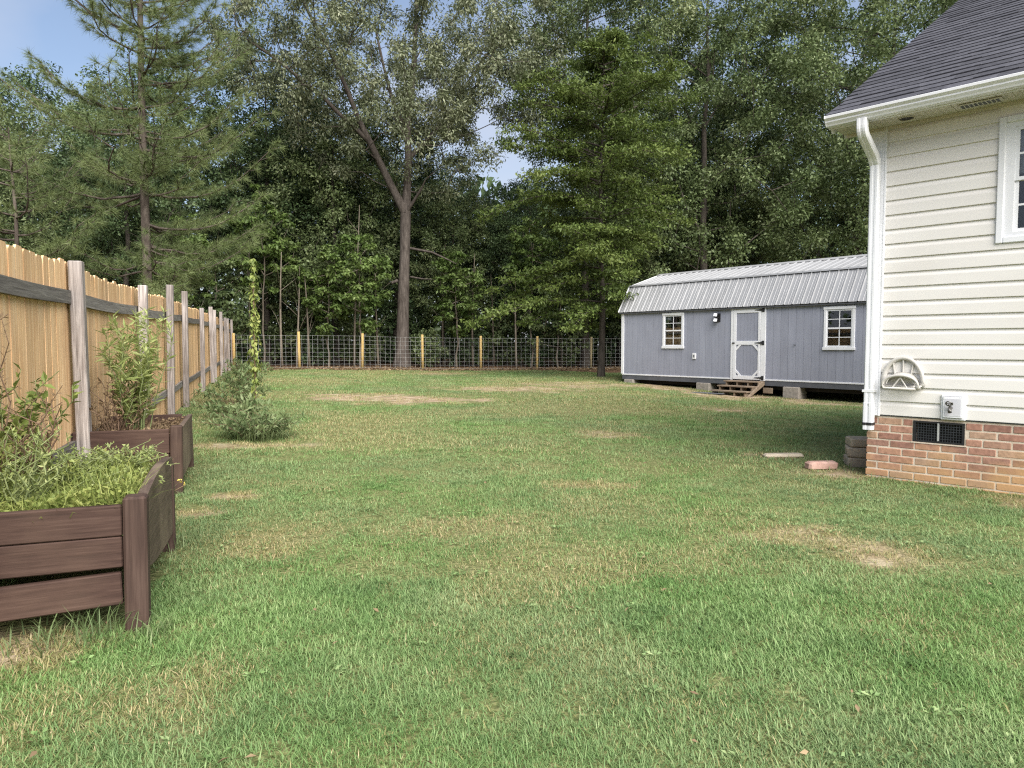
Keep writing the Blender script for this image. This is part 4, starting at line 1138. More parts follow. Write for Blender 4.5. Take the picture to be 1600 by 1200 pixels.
def sample_crown(rg, n, env, sep):
    """rejection sample clump centres: env(p)->0..1"""
    out = []; tries = 0
    lo, hi = env.lo, env.hi
    while len(out) < n and tries < n*60:
        tries += 1
        p = lo+(hi-lo)*rg.random(3)
        if rg.random() > env(p): continue
        if out and np.min(np.linalg.norm(np.array(out)-p, axis=1)) < sep*rg.uniform(.7, 1.2): continue
        out.append(p)
    return np.array(out)

class Ell:
    """noisy ellipsoid, denser towards the outside"""
    def __init__(s, c, r, seed, low=-.8, hollow=.35, pw=2.0):
        s.c = np.array(c, float); s.r = np.array(r, float); s.lo = s.c-s.r*1.1; s.hi = s.c+s.r*1.1; s.sd = seed; s.low = low; s.hollow = hollow; s.pw = pw
    def __call__(s, p):
        q = (p-s.c)/s.r
        a = math.atan2(q[1], q[0])*1.3; lob = .8+.42*float(vnoise(a*1.6+s.sd*7, q[2]*2.2+s.sd*3))
        d = (abs(q[0])**s.pw+abs(q[1])**s.pw+abs(q[2])**s.pw)**(1/s.pw)/lob
        if d > 1 or q[2] < s.low: return 0
        return s.hollow+(1-s.hollow)*d

def foliage(rg, clumps, per, rc, L, W, flat=.75, up=.9, droop=.3, crown_c=None, light=(-.2, -.5, .8)):
    n = len(clumps)
    cnt = np.maximum(3, rg.normal(per, per*.25, n)).astype(int)
    idx = np.repeat(np.arange(n), cnt); m = len(idx)
    size = rg.uniform(.7, 1.3, n)[idx]*rc
    d = unit(rg.normal(size=(m, 3)))*(rg.random(m)**.55)[:, None]
    off = d*size[:, None]*np.array([1, 1, flat])
    P = clumps[idx]+off
    nrm = unit(rg.normal(size=(m, 3))*.5+np.array([0, 0, up*.8])+d*.95)
    out = unit(off+rg.normal(size=(m, 3))*.5*size[:, None]) - np.array([0, 0, droop])
    ln = L*rg.uniform(.65, 1.3, m)
    return leaf_geo(P, out, nrm, ln, W*ln/L*rg.uniform(.85, 1.15, m))

def trunk_tube(pts, rad, sides=14, seed=0, lump=.06):
    rg = np.random.default_rng(seed); pts = np.array(pts, float)
    # resample
    t = np.linspace(0, len(pts)-1, len(pts)*5-4); i = np.minimum(t.astype(int), len(pts)-2); f = (t-i)[:, None]
    P = pts[i]*(1-f)+pts[i+1]*f; Rr = np.interp(t, np.arange(len(rad)), rad)
    k = np.linspace(0, 2*np.pi, sides, endpoint=False)
    Vv = []
    for j, (p, r) in enumerate(zip(P, Rr)):
        rr = r*(1+lump*(vnoise(np.cos(k)*1.5+seed, np.sin(k)*1.5+j*.35)-.5)*2)
        Vv.append(np.stack([p[0]+rr*np.cos(k), p[1]+rr*np.sin(k), p[2]+0*k], 1))
    Vv = np.concatenate(Vv); n = len(P); T = []
    for j in range(n-1):
        for q in range(sides):
            a, b = j*sides+q, j*sides+(q+1) % sides; T += [[a, b, b+sides], [a, b+sides, a+sides]]
    return Vv, np.array(T)

def make_tree(name, loc, rz, wood_geo, leaf_g, bark, leaf, label, cat='tree', group=None):
    Tn = empty(name, loc, rz); tag(Tn, label, cat, group)
    link('trunk', np_mesh('trunk', *wood_geo, True), bark, Tn)
    link('crown', np_mesh('crown', *leaf_g), leaf, Tn)
    return Tn

def broadleaf(seed, h, crown_c, crown_r, n, per, rc, L, W, r0, low=-.8, hollow=.4, lean=(0, 0), sep=.9, flat=.75, droop=.3, up=.9, first=.25, pw=2.0, extra=None):
    rg = np.random.default_rng(seed)
    env = Ell(crown_c, crown_r, seed, low, hollow, pw)
    cl = sample_crown(rg, n, env, sep)
    if extra is not None: cl = np.concatenate([cl, extra])
    tp = []; m = 9; top = h*.86
    for i in range(m):
        t = i/(m-1); tp.append((lean[0]*t+crown_c[0]*t**1.5+rg.normal(0, .05)*(i > 0), lean[1]*t+crown_c[1]*t**1.5+rg.normal(0, .05)*(i > 0), top*t-.15*(i == 0)))
    tr = np.array([r0*(1.25 if i == 0 else 1)*(1-.8*(i/(m-1))**1.2) for i in range(m)])
    nodes, par, rad, tn = grow(seed, [(tp, -1)], cl, trunk_r=tr, step=.9)
    w1 = trunk_tube(tp, tr, 10, seed)
    keep = np.array([i >= tn for i in range(len(nodes))])
    p2 = par.copy(); p2[:tn] = -1
    w2 = tube_edges(nodes, p2, rad, 4)
    return join_geo([w1, w2]), foliage(rg, cl, per, rc, L, W, flat, up, droop)

# --- the spreading oak behind the wire fence
OX, OY = -5.0, 32.2
def oak():
    rg = np.random.default_rng(5)
    k = 1/34.4
    P = lambda x, y, dy=0.0: ((x-640)*k, dy, 1.15+(540-y)*k)
    trunk = [P(640, 580), P(641, 545), P(643, 480), P(646, 400), P(648, 335)]
    limbs = [([P(630, 300, -.2), P(612, 262, -.5), P(598, 232, -.7), P(585, 205, -.9), P(572, 170, -1.1), P(552, 120, -1.4), P(530, 80, -1.8), P(505, 30, -2.2)], 4),
             ([P(575, 212, -.9), P(556, 196, -1.2), P(535, 175, -1.6), P(500, 150, -2.1), P(470, 128, -2.4), P(440, 110, -2.6)], 7),
             ([P(650, 300, .1), P(652, 250, .2), P(650, 200, .3), P(656, 160, .4), P(660, 100, .5), P(664, 40, .5), P(664, -40, .6)], 4),
             ([P(672, 225, .6), P(700, 190, 1.0), P(722, 150, 1.4), P(745, 110, 1.7), P(770, 70, 2.0), P(800, 40, 2.3)], 20),
             ([P(636, 185, .6), P(620, 140, 1.1), P(606, 90, 1.6), P(590, 20, 2.0)], 21),
             ([P(662, 318, -.3), P(676, 300, -.6), P(682, 290, -.8)], 4)]
    trs = [(trunk, -1)]; trs += [(a, b) for a, b in limbs]
    clumps = []
    for (cx, cy, rx, rz, dep, n, lo) in ((-.6, 0, 7.6, 5.2, 6.0, 280, 14.6), (3.6, .5, 3.9, 3.6, 4.0, 46, 13.3), (-4.6, -1, 3.0, 2.6, 3.5, 36, 14.0), (0, .5, 4.2, 3.2, 4.5, 60, 10.6)):
        e = Ell((cx, cy, lo), (rx, dep, rz), int(lo*10)); e.hollow = .45
        clumps.append(sample_crown(rg, n, e, .62))
    cl = np.concatenate(clumps)
    nodes, par, rad, tn = grow(5, trs, cl, r_tip=.012, expo=.44, step=.7)
    tr_r = np.array([.46, .31, .255, .23, .24]); rad[:5] = tr_r
    for i in range(5, 13): rad[i] = max(.05, .17-.017*(i-5))
    for i in range(13, 19): rad[i] = .095-.01*(i-13)
    for i in range(19, 26): rad[i] = .20-.022*(i-19)
    rad[26:32] = np.linspace(.1, .04, 6); rad[32:36] = np.linspace(.1, .05, 4); rad[36:39] = [.07, .05, .03]
    w1 = trunk_tube(trunk, tr_r, 18, 3)
    p2 = par.copy(); p2[:5] = -1
    # dead snags on the bare trunk
    sn = MB()
    sn.tube([P(655, 388), P(690, 396, -.4), P(715, 408, -.6), P(728, 415, -.7)], [.06, .045, .03, .012], 6)
    sn.tube([P(655, 432), P(675, 436, -.3), P(690, 437, -.4)], [.045, .03, .012], 6)
    sn.tube([P(634, 438), P(626, 442, -.2)], [.09, .05], 6)
    sv_ = np.array(sn.v); sf = np.array([[f[0], f[1], f[2]] for f in sn.f if len(f) == 4]+[[f[0], f[2], f[3]] for f in sn.f if len(f) == 4])
    w = join_geo([w1, tube_edges(nodes, p2, rad, 6), (sv_, sf)])
    lf = foliage(rg, cl, 250, .66, .155, .062, .8, .5, .75)
    return w, lf
ow_, ol_ = oak()
make_tree('oak_tree', (OX, OY, 0), 0, ow_, ol_, M['bark'], M['leaf_oak'], 'tall forked oak with pale bare trunk behind the wire fence')

# --- the pine beyond the wooden fence
def pine(seed, h, z0, lmax, wh, nbr, tuft_n=24, r0=.145):
    rg = np.random.default_rng(seed)
    tp = [(.1*math.sin(i*.9+seed)*.6*(i/9), .05*i/9, h*i/9-.1*(i == 0)) for i in range(10)]
    tr = [r0*(1.15 if i == 0 else 1)*(1-.86*i/9) for i in range(10)]
    w1 = trunk_tube(tp, tr, 12, seed, .05)
    TP = np.array(tp)
    nodes = []; par = []; rad = []; tufts = []; tdir = []
    z = z0
    while z < h*.985:
        f = (z-z0)/(h-z0)
        L0 = lmax*(.78+.5*math.sin(min(1, f*2.4)*math.pi*.5))*(1-f)**.62*.85+.35
        for b in range(nbr):
            if rg.random() < .12: continue
            az = rg.uniform(0, 2*np.pi); L1 = L0*rg.uniform(.6, 1.12); zb = z+rg.uniform(-.18, .18)
            i = min(int(zb/h*9), 8); t = zb/h*9-i; o = TP[i]*(1-t)+TP[i+1]*t
            rise = -.08+.75*f+rg.uniform(-.1, .12)
            n = max(4, int(L1/.32)); last = -1; a = az
            for s in range(n+1):
                u = s/n; a += rg.normal(0, .05)
                p = o+np.array([math.cos(a)*L1*u, math.sin(a)*L1*u, L1*(rise*u+.22*u*u-.12*math.sin(u*math.pi))]) + rg.normal(0, .02, 3)*(s > 0)
                nodes.append(p); par.append(last); rad.append((.010+.008*L1)*(1-.85*u)+.004); last = len(nodes)-1
                if u > .16:
                    for side in (-1, 1):
                        if rg.random() < .1: continue
                        tl = (.28+.5*(1-u)*min(1, L1/2.5)+.1*rg.random())*rg.uniform(.6, 1.15)
                        ta = a+side*rg.uniform(.55, 1.0); k = last; m_ = max(1, int(tl/.19))
                        for q in range(1, m_+1):
                            pp = p+np.array([math.cos(ta), math.sin(ta), .28+.2*rg.random()])*tl*q/m_
                            nodes.append(pp); par.append(k); rad.append(.006); k = len(nodes)-1
                            tufts.append(pp); tdir.append((math.cos(ta), math.sin(ta), .55))
            tufts.append(nodes[last]); tdir.append((math.cos(a), math.sin(a), .6))
        z += wh*rg.uniform(.75, 1.2)*(1+.15*f)
    nodes = np.array(nodes); par = np.array(par); rad = np.array(rad)
    w2 = tube_edges(nodes, par, rad, 4)
    Tf = np.array(tufts); Td = unit(np.array(tdir)); m = len(Tf)
    idx = np.repeat(np.arange(m), tuft_n); q = len(idx)
    d = unit(Td[idx]*.75+rg.normal(size=(q, 3))*.62); ln = rg.uniform(.18, .32, q)[:, None]
    s = unit(np.cross(d, rg.normal(size=(q, 3))))
    base = Tf[idx]-Td[idx]*rg.uniform(0, .12, q)[:, None]; w = .0085
    Vv = np.stack([base-s*w*.5, base+s*w*.5, base+d*ln-np.array([0, 0, .035])*ln/.2], 1).reshape(-1, 3)
    T = np.arange(q*3).reshape(-1, 3)
    return join_geo([w1, w2]), (Vv, T)
pw_, plf = pine(21, 17.5, 1.9, 3.4, .60, 6, 64)
make_tree('pine_tree', (-10.2, 20.0, gz(-10.2, 20)), 1.1, pw_, plf, M['pinebark'], M['needle'], 'large feathery pine rising beyond the wooden fence')

pw_, plf = pine(22, 6.6, .9, 2.6, .6, 5, 60, .10)
make_tree('pine_tree', (-12.9, 18.6, gz(-12.9, 18.6)), .5, pw_, plf, M['pinebark'], M['needle'], 'smaller bushy pine above the near pickets left of the large pine')

# --- layered tree left of the shed
def layered(seed, h, z0, lmax):
    rg = np.random.default_rng(seed)
    tp = [(.05*math.sin(i), .04*i/8, h*.92*i/8-.12*(i == 0)) for i in range(9)]; tr = [.115*(1.3 if i == 0 else 1)*(1-.85*i/8) for i in range(9)]
    w1 = trunk_tube(tp, tr, 12, seed)
    nodes = []; par = []; rad = []; cl = []
    z = z0
    while z < h:
        f = (z-z0)/(h-z0); L0 = lmax*(1-f**2.2)**.6*(.85+.25*vnoise(f*7, seed))+.35
        for b in range(7):
            az = rg.uniform(0, 6.283); zb = z+rg.uniform(-.35, .35); L1 = L0*rg.uniform(.45, 1.2)*(.62 if zb < 5.0 and math.cos(az+.4) > -.2 else 1.0); n = max(3, int(L1/.4)); last = -1
            rise = rg.uniform(.05, .35)+.35*f; dr = rg.uniform(.15, .4)
            for s in range(n+1):
                u = s/n; p = np.array([math.cos(az)*L1*u, math.sin(az)*L1*u, zb+L1*(rise*u-dr*u*u)]); az += rg.normal(0, .08)
                nodes.append(p); par.append(last); rad.append(.026*(1-.8*u)+.004); last = len(nodes)-1
                if u > .16:
                    for side in (-1, 1):
                        tl = (.25+.6*(1-u*.6)*rg.random()); ta = az+side*rg.uniform(.6, 1.2)
                        pp = p+np.array([math.cos(ta)*tl, math.sin(ta)*tl, rg.uniform(-.12, .12)])
                        nodes.append(pp); par.append(last); rad.append(.006); cl.append(pp); cl.append((p+pp)/2)
            cl.append(nodes[last])
        z += rg.uniform(.45, .75)
    cl = np.array(cl)
    w2 = tube_edges(np.array(nodes), np.array(par), np.array(rad), 4)
    return join_geo([w1, w2]), foliage(rg, cl, 27, .37, .13, .055, .42, 1.1, .25)
lw, ll = layered(33, 10.9, 2.5, 3.3)
make_tree('layered_tree', (3.05, 24.3, gz(3.05, 24.3)), .4, lw, ll, M['darkbark'], M['leaf_yel'], 'yellow green tree with flat layered branches beside the shed')

# --- big trees behind the shed
for (seed, x, y, h, cc, cr, n, leaf, lab) in (
        (41, 8.2, 30.5, 19, (0, 0, 11.2), (6.0, 5.0, 8.6), 430, 'leaf_mid', 'huge dense green tree towering behind the middle of the shed'),
        (42, 15.2, 29.0, 18, (0, 0, 10.2), (6.4, 5.2, 8.6), 430, 'leaf_mid', 'huge dense green tree behind the shed and house roof'),
        (43, 3.6, 35.0, 22, (0, 0, 15.6), (4.9, 4.2, 6.4), 250, 'leaf_mid', 'tall airy tree above the layered tree with crown against the sky')):
    w, lf = broadleaf(seed, h, cc, cr, n, 260, .72, .135, .07, .19, low=-.95, hollow=.55, sep=.70, flat=.7, droop=.35)
    make_tree('shade_tree', (x, y, gz(x, y)), seed*.7, w, lf, M['darkbark'], M[leaf], lab, group='big trees behind the shed')

# --- wood edge: four meshes shared between the trees of the wood
pro = []
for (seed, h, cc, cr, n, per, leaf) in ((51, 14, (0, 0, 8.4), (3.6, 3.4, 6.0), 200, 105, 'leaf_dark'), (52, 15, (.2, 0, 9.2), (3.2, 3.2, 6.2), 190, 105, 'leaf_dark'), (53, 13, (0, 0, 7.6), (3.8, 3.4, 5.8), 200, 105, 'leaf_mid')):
    w, lf = broadleaf(seed, h, cc, cr, n, int(per*1.5), .7, .16, .085, .17, low=-.98, hollow=.4, sep=.75, flat=.7)
    pro.append((np_mesh('trunk', *w, True), np_mesh('crown', *lf), leaf))
for a, b_, c in pro: a.materials.append(M['darkbark']); b_.materials.append(M[c])
def wood_tree(v, x, y, s, rz, label, group, sz=1.0):
    a, b_, c = pro[v]; Tn = empty('woodland_tree', (x, y, gz(x, y)), rz); Tn.scale = (s, s, s*sz); tag(Tn, label, 'tree', group)
    link('trunk', a, None, Tn); link('crown', b_, None, Tn); return Tn
ORD = ['first', 'second', 'third', 'fourth', 'fifth', 'sixth', 'seventh', 'eighth', 'ninth', 'tenth', 'eleventh', 'twelfth', 'thirteenth', 'fourteenth', 'fifteenth', 'sixteenth', 'seventeenth', 'eighteenth', 'nineteenth', 'twentieth']
def rank(pts):
    o = sorted(range(len(pts)), key=lambda k: pts[k][0]/pts[k][1]); return [ORD[o.index(k)] for k in range(len(pts))]
spots = [(-15.5, 33.5, 1.0, 0), (-12.0, 35.0, 1.02, 1), (-8.6, 34.6, .93, 2), (-11.0, 39, .98, 0), (-6.2, 37.8, .86, 1), (-3.0, 36.5, .70, 2), (-.6, 38.5, .66, 0), (1.0, 35.6, .60, 1),
         (5.6, 37, .95, 2), (10.5, 36, 1.15, 0), (17.5, 36, 1.2, 1), (21.5, 31, 1.1, 2), (23, 25, 1.0, 0), (-4.2, 43, .80, 1), (1.5, 44, .78, 0), (6.5, 43, 1.1, 2), (12.5, 43, 1.2, 1), (-8.5, 44, .95, 0), (-14, 43, 1.05, 2)]
rk = rank(spots)
for i, (x, y, s, v) in enumerate(spots): wood_tree(v, x, y, s, i*1.37, 'broadleaf tree in the wood behind the wire fence, %s from the left' % rk[i], 'trees of the wood behind the wire fence')
LFS = [(-15.8, 29.2, .80, 1), (-19.9, 29.5, .84, 0), (-17.8, 23.5, .72, 2), (-22.5, 25.5, .92, 2), (-25, 31, .74, 1), (-20.5, 36.5, 1.0, 2), (-15, 18.5, .42, 0), (-29, 28, 1.0, 0), (-27, 38, .82, 1)]
rk = rank(LFS)
for i, (x, y, s, v) in enumerate(LFS):
    wood_tree(v, x, y, s, i*2.1+.4, 'broadleaf tree around the pine beyond the wooden fence, %s from the left' % rk[i], 'trees of the wood left of the pine')

# --- saplings and understorey at the wood's edge
def sapling(seed, h, c, r, n, per, L, W, r0, flat=.5, rc=.34):
    return broadleaf(seed, h, c, r, n, per, rc, L, W, r0, low=-.95, hollow=.55, sep=.34, flat=flat, droop=.45, up=1.1)
sap = []
for k, (sd_, h, c, r, n, leaf) in enumerate(((61, 7.4, (0, 0, 5.3), (1.5, 1.3, 2.5), 70, 'leaf_light'), (62, 5.6, (.1, 0, 3.6), (1.4, 1.2, 2.3), 66, 'leaf_light'), (63, 5.0, (0, 0, 2.6), (1.7, 1.4, 2.5), 85, 'leaf_mid'))):
    w, lf = sapling(sd_, h, c, r, n, 60, .20, .105, .05)
    a, b_ = np_mesh('trunk', *w, True), np_mesh('crown', *lf); a.materials.append(M['palebark']); b_.materials.append(M[leaf]); sap.append((a, b_))
for (v, x, y, s, lab) in ((0, -10.9, 31.2, 1.0, 'slender light green sapling between the vine pole and the oak'), (1, -6.6, 30.9, 1.0, 'light green sapling just left of the oak trunk'), (1, -8.2, 31.8, .9, 'light green sapling left of the oak, second from its trunk'),
                          (0, 0.9, 33.2, .92, 'slim sapling with yellow green crown right of the oak'), (1, -2.6, 33.4, .95, 'low sapling just right of the oak trunk'), (2, 2.2, 33.4, .9, 'bushy sapling behind the last pale fence post'),
                          (2, -12.6, 30.2, 1.0, 'bushy sapling behind the end of the wooden fence'), (0, -13.2, 28.6, .8, 'slender sapling above the far end of the wooden fence')):
    Tn = empty('sapling', (x, y, gz(x, y)), x*1.7); Tn.scale = (s, s, s); tag(Tn, lab, 'sapling', 'saplings at the edge of the wood')
    link('trunk', sap[v][0], None, Tn); link('crown', sap[v][1], None, Tn)
shr = []
for k in range(2):
    w, lf = sapling(70+k, 2.2, (0, 0, 1.1), (1.4, 1.1, 1.15), 60, 45, .17, .09, .03, .6, .36)
    a, b_ = np_mesh('stem', *w, True), np_mesh('foliage', *lf); a.materials.append(M['darkbark']); b_.materials.append(M['leaf_dark'] if k else M['leaf_mid']); shr.append((a, b_))
i = 0
for x in np.arange(-14.5, 8, 1.75):
    y = 33.2+(x+8.68)*.237*.6+(i % 3)*1.3
    if abs(x-OX) < 1.0: y += 1.6
    Tn = empty('shrub', (x, y, gz(x, y)), i*1.9); s = (.72, .9, 1.2)[i % 3]; Tn.scale = (s, s, s*1.1)
    tag(Tn, 'dark undergrowth shrub behind the wire fence, %s from the left' % ORD[i], 'shrub', 'undergrowth shrubs behind the wire fence')
    link('stem', shr[i % 2][0], None, Tn); link('foliage', shr[i % 2][1], None, Tn); i += 1

# thin bare stems of the understorey
rg = np.random.default_rng(77)
bs = []
for k in range(5):
    h = rg.uniform(3.5, 6); ph, am = rg.uniform(0, 6, 2), rg.uniform(.03, .12, 2); pts = [(am[0]*math.sin(i*.6+ph[0])+.05*i*math.cos(ph[1])-am[0]*math.sin(ph[0]), am[1]*math.sin(i*.5+ph[1])-am[1]*math.sin(ph[1]), h*i/6-.1*(i == 0)) for i in range(7)]
    w = MB().tube(pts, list(np.linspace(.06, .015, 7)), 7)
    for q in range(4):
        z = h*rg.uniform(.35, .9); a = rg.uniform(0, 6.28); px, py = pts[int(z/h*6)][0], pts[int(z/h*6)][1]; w.tube([(px, py, h*int(z/h*6)/6), (px+math.cos(a)*.4, py+math.sin(a)*.4, z+.25), (px+math.cos(a)*.8, py+math.sin(a)*.8, z+.6)], [.014, .01, .004], 5)
    me = w.mesh('bare_stem', True); me.materials.append(M['palebark']); bs.append(me)
BST = [(-9.9, 30.6), (-9.4, 31.0), (-8.9, 31.2), (-7.0, 31.5), (-6.1, 32.4), (-1.9, 34.6), (.2, 33.0), (2.4, 34.2), (1.5, 35.8), (-.9, 36.2), (-3.4, 35.2), (-11.6, 31.5)]
rk = rank(BST)
for i, (x, y) in enumerate(BST):
    o = link('bare_sapling', bs[i % 5], None, None, (x, y, gz(x, y)), (0, 0, i*1.3)); o.scale = (1, 1, .9+.1*(i % 4))
    tag(o, 'thin bare sapling stem behind the wire fence, %s from the left' % rk[i], 'sapling', 'bare stems behind the wire fence')

# far wood, one mass
rg = np.random.default_rng(88)
n = 70000
X = rg.uniform(-70, 60, n); Y = rg.uniform(52, 64, n)
top = 9.5+4*vnoise(X*.16, Y*.05)+2*vnoise(X*.5, Y*.2) + np.where(X < -14, 2.5, 0)
Z = top*rg.random(n)**np.where(rg.random(n) < .55, .8, 2.2)
lf = leaf_geo(np.stack([X, Y, Z], 1), rg.normal(size=(n, 3)), unit(rg.normal(size=(n, 3))+[0, -.4, .6]), rg.uniform(.5, .9, n), rg.uniform(.3, .5, n))
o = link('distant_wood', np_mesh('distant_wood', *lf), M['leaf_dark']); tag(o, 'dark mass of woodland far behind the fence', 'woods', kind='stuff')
n = 16000
X = rg.uniform(-62, -24, n); Y = rg.uniform(8, 52, n); keep = X < -22-(Y-10)*.32; X, Y = X[keep], Y[keep]; n = len(X)
Z = (8+5*vnoise(X*.2, Y*.2))*rg.random(n)**.8
lf = leaf_geo(np.stack([X, Y, Z], 1), rg.normal(size=(n, 3)), unit(rg.normal(size=(n, 3))+[.4, -.4, .6]), rg.uniform(.4, .8, n), rg.uniform(.25, .45, n))
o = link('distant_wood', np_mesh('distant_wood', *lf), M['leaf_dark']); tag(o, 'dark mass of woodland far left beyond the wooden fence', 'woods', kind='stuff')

# leaf litter along the fence
n = 9000
X = rg.uniform(-14, 7, n); dd = rg.normal(-.2, 1.1, n); Y = WF0.y+(X-WF0.x)*wfd.y/wfd.x+dd
keep = litter_field(X, Y) > rg.random(n)*.8; X, Y = X[keep], Y[keep]; n = len(X)
lf = leaf_geo(np.stack([X, Y, ground_z(X, Y)+rg.uniform(.005, .04, n)], 1), rg.normal(size=(n, 3))*[1, 1, .25], rg.normal(size=(n, 3))*.5+[0, 0, 1], rg.uniform(.07, .16, n), rg.uniform(.03, .07, n))
o = link('leaf_litter', np_mesh('leaf_litter', *lf), M['drystem']); tag(o, 'brown fallen leaves strewn along the foot of the wire fence', 'leaves', kind='stuff')

# ------------------------------------------------------------------ plants near the fence
def plant_obj(name, loc, label, cat, parts, rz=0, group=None):
    P_ = empty(name, loc, rz); tag(P_, label, cat, group)
    for nm, geo, mat in parts: link(nm, np_mesh(nm, *geo), mat, P_)
    return P_
def stems_geo(paths, r0, r1, sides=4):
    nodes = []; par = []; rad = []
    for p in paths:
        last = -1
        for i, q in enumerate(p):
            nodes.append(q); par.append(last); rad.append(r0+(r1-r0)*i/(len(p)-1)); last = len(nodes)-1
    return tube_edges(np.array(nodes, float), np.array(par), np.array(rad), sides)
def along(paths, rg, per, t0=.15):
    """random points and tangents along paths"""
    P_, D_ = [], []
    for p in paths:
        p = np.array(p, float); n = len(p)-1
        t = rg.uniform(t0, 1, per)*n; i = np.minimum(t.astype(int), n-1); f = (t-i)[:, None]
        P_.append(p[i]*(1-f)+p[i+1]*f); D_.append(unit(p[i+1]-p[i]))
    return np.concatenate(P_), np.concatenate(D_)
def weedy(seed, n, h, spread, per, L, W, bend=.2, t0=.15, outw=.9, upw=.5, z0=0.0):
    rg = np.random.default_rng(seed); paths = []
    for k in range(n):
        a = rg.uniform(0, 6.283); s = spread*math.sqrt(rg.random()); hh_ = h*rg.uniform(.6, 1.05); b0 = .25*s
        paths.append([(math.cos(a)*(b0+(s-b0)*(i/6)**1.3)+rg.normal(0, .008)*i, math.sin(a)*(b0+(s-b0)*(i/6)**1.3)+rg.normal(0, .008)*i, z0+hh_*(i/6)*(1-bend*(i/6)*s)) for i in range(7)])
    P_, D_ = along(paths, rg, per, t0); m = len(P_)
    side = rg.normal(size=(m, 3)); side -= (side*D_).sum(1, keepdims=True)*D_; side = unit(side)
    ax = unit(side*outw+D_*upw); ln = L*rg.uniform(.6, 1.3, m)
    lf = leaf_geo(P_+ax*ln[:, None]*.5, ax, unit(rg.normal(size=(m, 3))*.5+[0, 0, 1]), ln, W*ln/L)
    return paths, stems_geo(paths, .006, .0018), lf
def bed_pt(B, x, y):
    c, s = math.cos(BED_RZ), math.sin(BED_RZ); return B.location.x+x*c-y*s, B.location.y+x*s+y*c
# willow-like weed in the far bed
p_, st_, lf_ = weedy(101, 26, 1.08, .36, 70, .085, .018, t0=.2)
x, y = bed_pt(B2, -.36, .35); plant_obj('willowy_weed', (x, y, .43), 'tall willowy pale green weed growing in the far raised bed', 'plant', (('stem', st_, M['greenstem']), ('foliage', lf_, M['willow'])))
# brown dead stalks beside it
p_, st_, lf_ = weedy(102, 22, .55, .34, 22, .035, .014, t0=.3)
x, y = bed_pt(B2, -.50, .25); plant_obj('dry_weed', (x, y, .43), 'brown dried weed stalks at the foot of the willowy weed', 'plant', (('stem', st_, M['redstem']), ('foliage', lf_, M['drystem'])))
# leafy weed and thin seeding stalk in the near bed
p_, st_, lf_ = weedy(103, 16, .66, .26, 36, .06, .026, t0=.15)
x, y = bed_pt(B1, -.74, 1.12); plant_obj('leafy_weed', (x, y, .43), 'broad leaved green weed at the back of the near raised bed', 'plant', (('stem', st_, M['greenstem']), ('foliage', lf_, M['weed'])))
p_, st_, lf_ = weedy(104, 4, 1.12, .12, 40, .04, .006, t0=.35)
x, y = bed_pt(B1, -.80, 1.02); plant_obj('seeding_stalk', (x, y, .43), 'thin dry seeding stalks rising against the pickets in the near bed', 'plant', (('stem', st_, M['redstem']), ('foliage', lf_, M['drystem'])))
p_, st_, lf_ = weedy(105, 18, .46, .24, 34, .045, .02, t0=.15)
x, y = bed_pt(B1, -.76, .72); plant_obj('leafy_weed', (x, y, .43), 'yellow green weed clump nearest the left edge in the near bed', 'plant', (('stem', st_, M['redstem']), ('foliage', lf_, M['weed'])))
p_, st_, lf_ = weedy(106, 60, .24, .26, 34, .020, .010, t0=.2)
x, y = bed_pt(B1, -.26, 1.0); plant_obj('fine_leaved_weed', (x, y, .43), 'fine leaved pale green weed cushion in the right corner of the near bed', 'plant', (('stem', st_, M['greenstem']), ('foliage', lf_, M['willow'])))
for q, (bxx, byy, hh2, nn, mt_, lb) in enumerate(((-.55, .45, .42, 22, 'willow', 'wispy pale weed in the middle of the near raised bed'), (-.45, .75, .25, 28, 'weed', 'bushy yellow green weed behind the front boards of the near bed'), (-.18, .55, .17, 20, 'willow', 'short pale weed by the side board of the near bed'), (-.62, .9, .60, 14, 'drystem', 'tall dry brown stalks in the middle of the near bed'))):
    p_, st_, lf_ = weedy(150+q, nn, hh2, .22, 34, .024, .009, t0=.15)
    x, y = bed_pt(B1, bxx, byy); plant_obj('wispy_weed', (x, y, .43), lb, 'plant', (('stem', st_, M['greenstem'] if mt_ != 'drystem' else M['redstem']), ('foliage', lf_, M[mt_])))
p_, st_, lf_ = weedy(107, 5, .34, .16, 5, .02, .012, t0=.8)
x, y = bed_pt(B1, -.06, 1.36); plant_obj('yellow_flower', (x, y, .15), 'small yellow flower head on a pale stalk between the two beds', 'flower', (('stem', st_, M['drystem']), ('bloom', lf_, M['flower'])))
# ground cover in the beds
def bed_cover(B, w, d, z, n, hmin, hmax, wid, mat, label, seed, part=.0):
    rg = np.random.default_rng(seed); X = rg.uniform(-w+.07, -.06, n); Y = rg.uniform(.07, d-.07, n)
    P_ = np.stack([X, Y, np.full(n, z)], 1); H_ = rg.uniform(hmin, hmax, n)*(.5+vnoise(X*4+seed, Y*4))
    g1 = blade_geo(P_, rg.uniform(0, 6.283, n), rg.uniform(0, .7, n), H_, wid*rg.uniform(.7, 1.3, n), 1.2)
    m = int(n*2.0); X = rg.uniform(-w+.07, -.06, m); Y = rg.uniform(.07, d-.07, m)
    P2 = np.stack([X, Y, z+rg.random(m)*hmax*.55*(.4+vnoise(X*4+seed, Y*4))], 1)
    g2 = leaf_geo(P2, rg.normal(size=(m, 3)), rg.normal(size=(m, 3))*.6+[0, 0, 1], rg.uniform(.02, .05, m), rg.uniform(.010, .022, m))
    o = link('weeds', np_mesh('weeds', *join_geo([g1, g2])), mat, None, (B.location.x, B.location.y, 0), (0, 0, BED_RZ)); tag(o, label, 'weeds', kind='stuff')
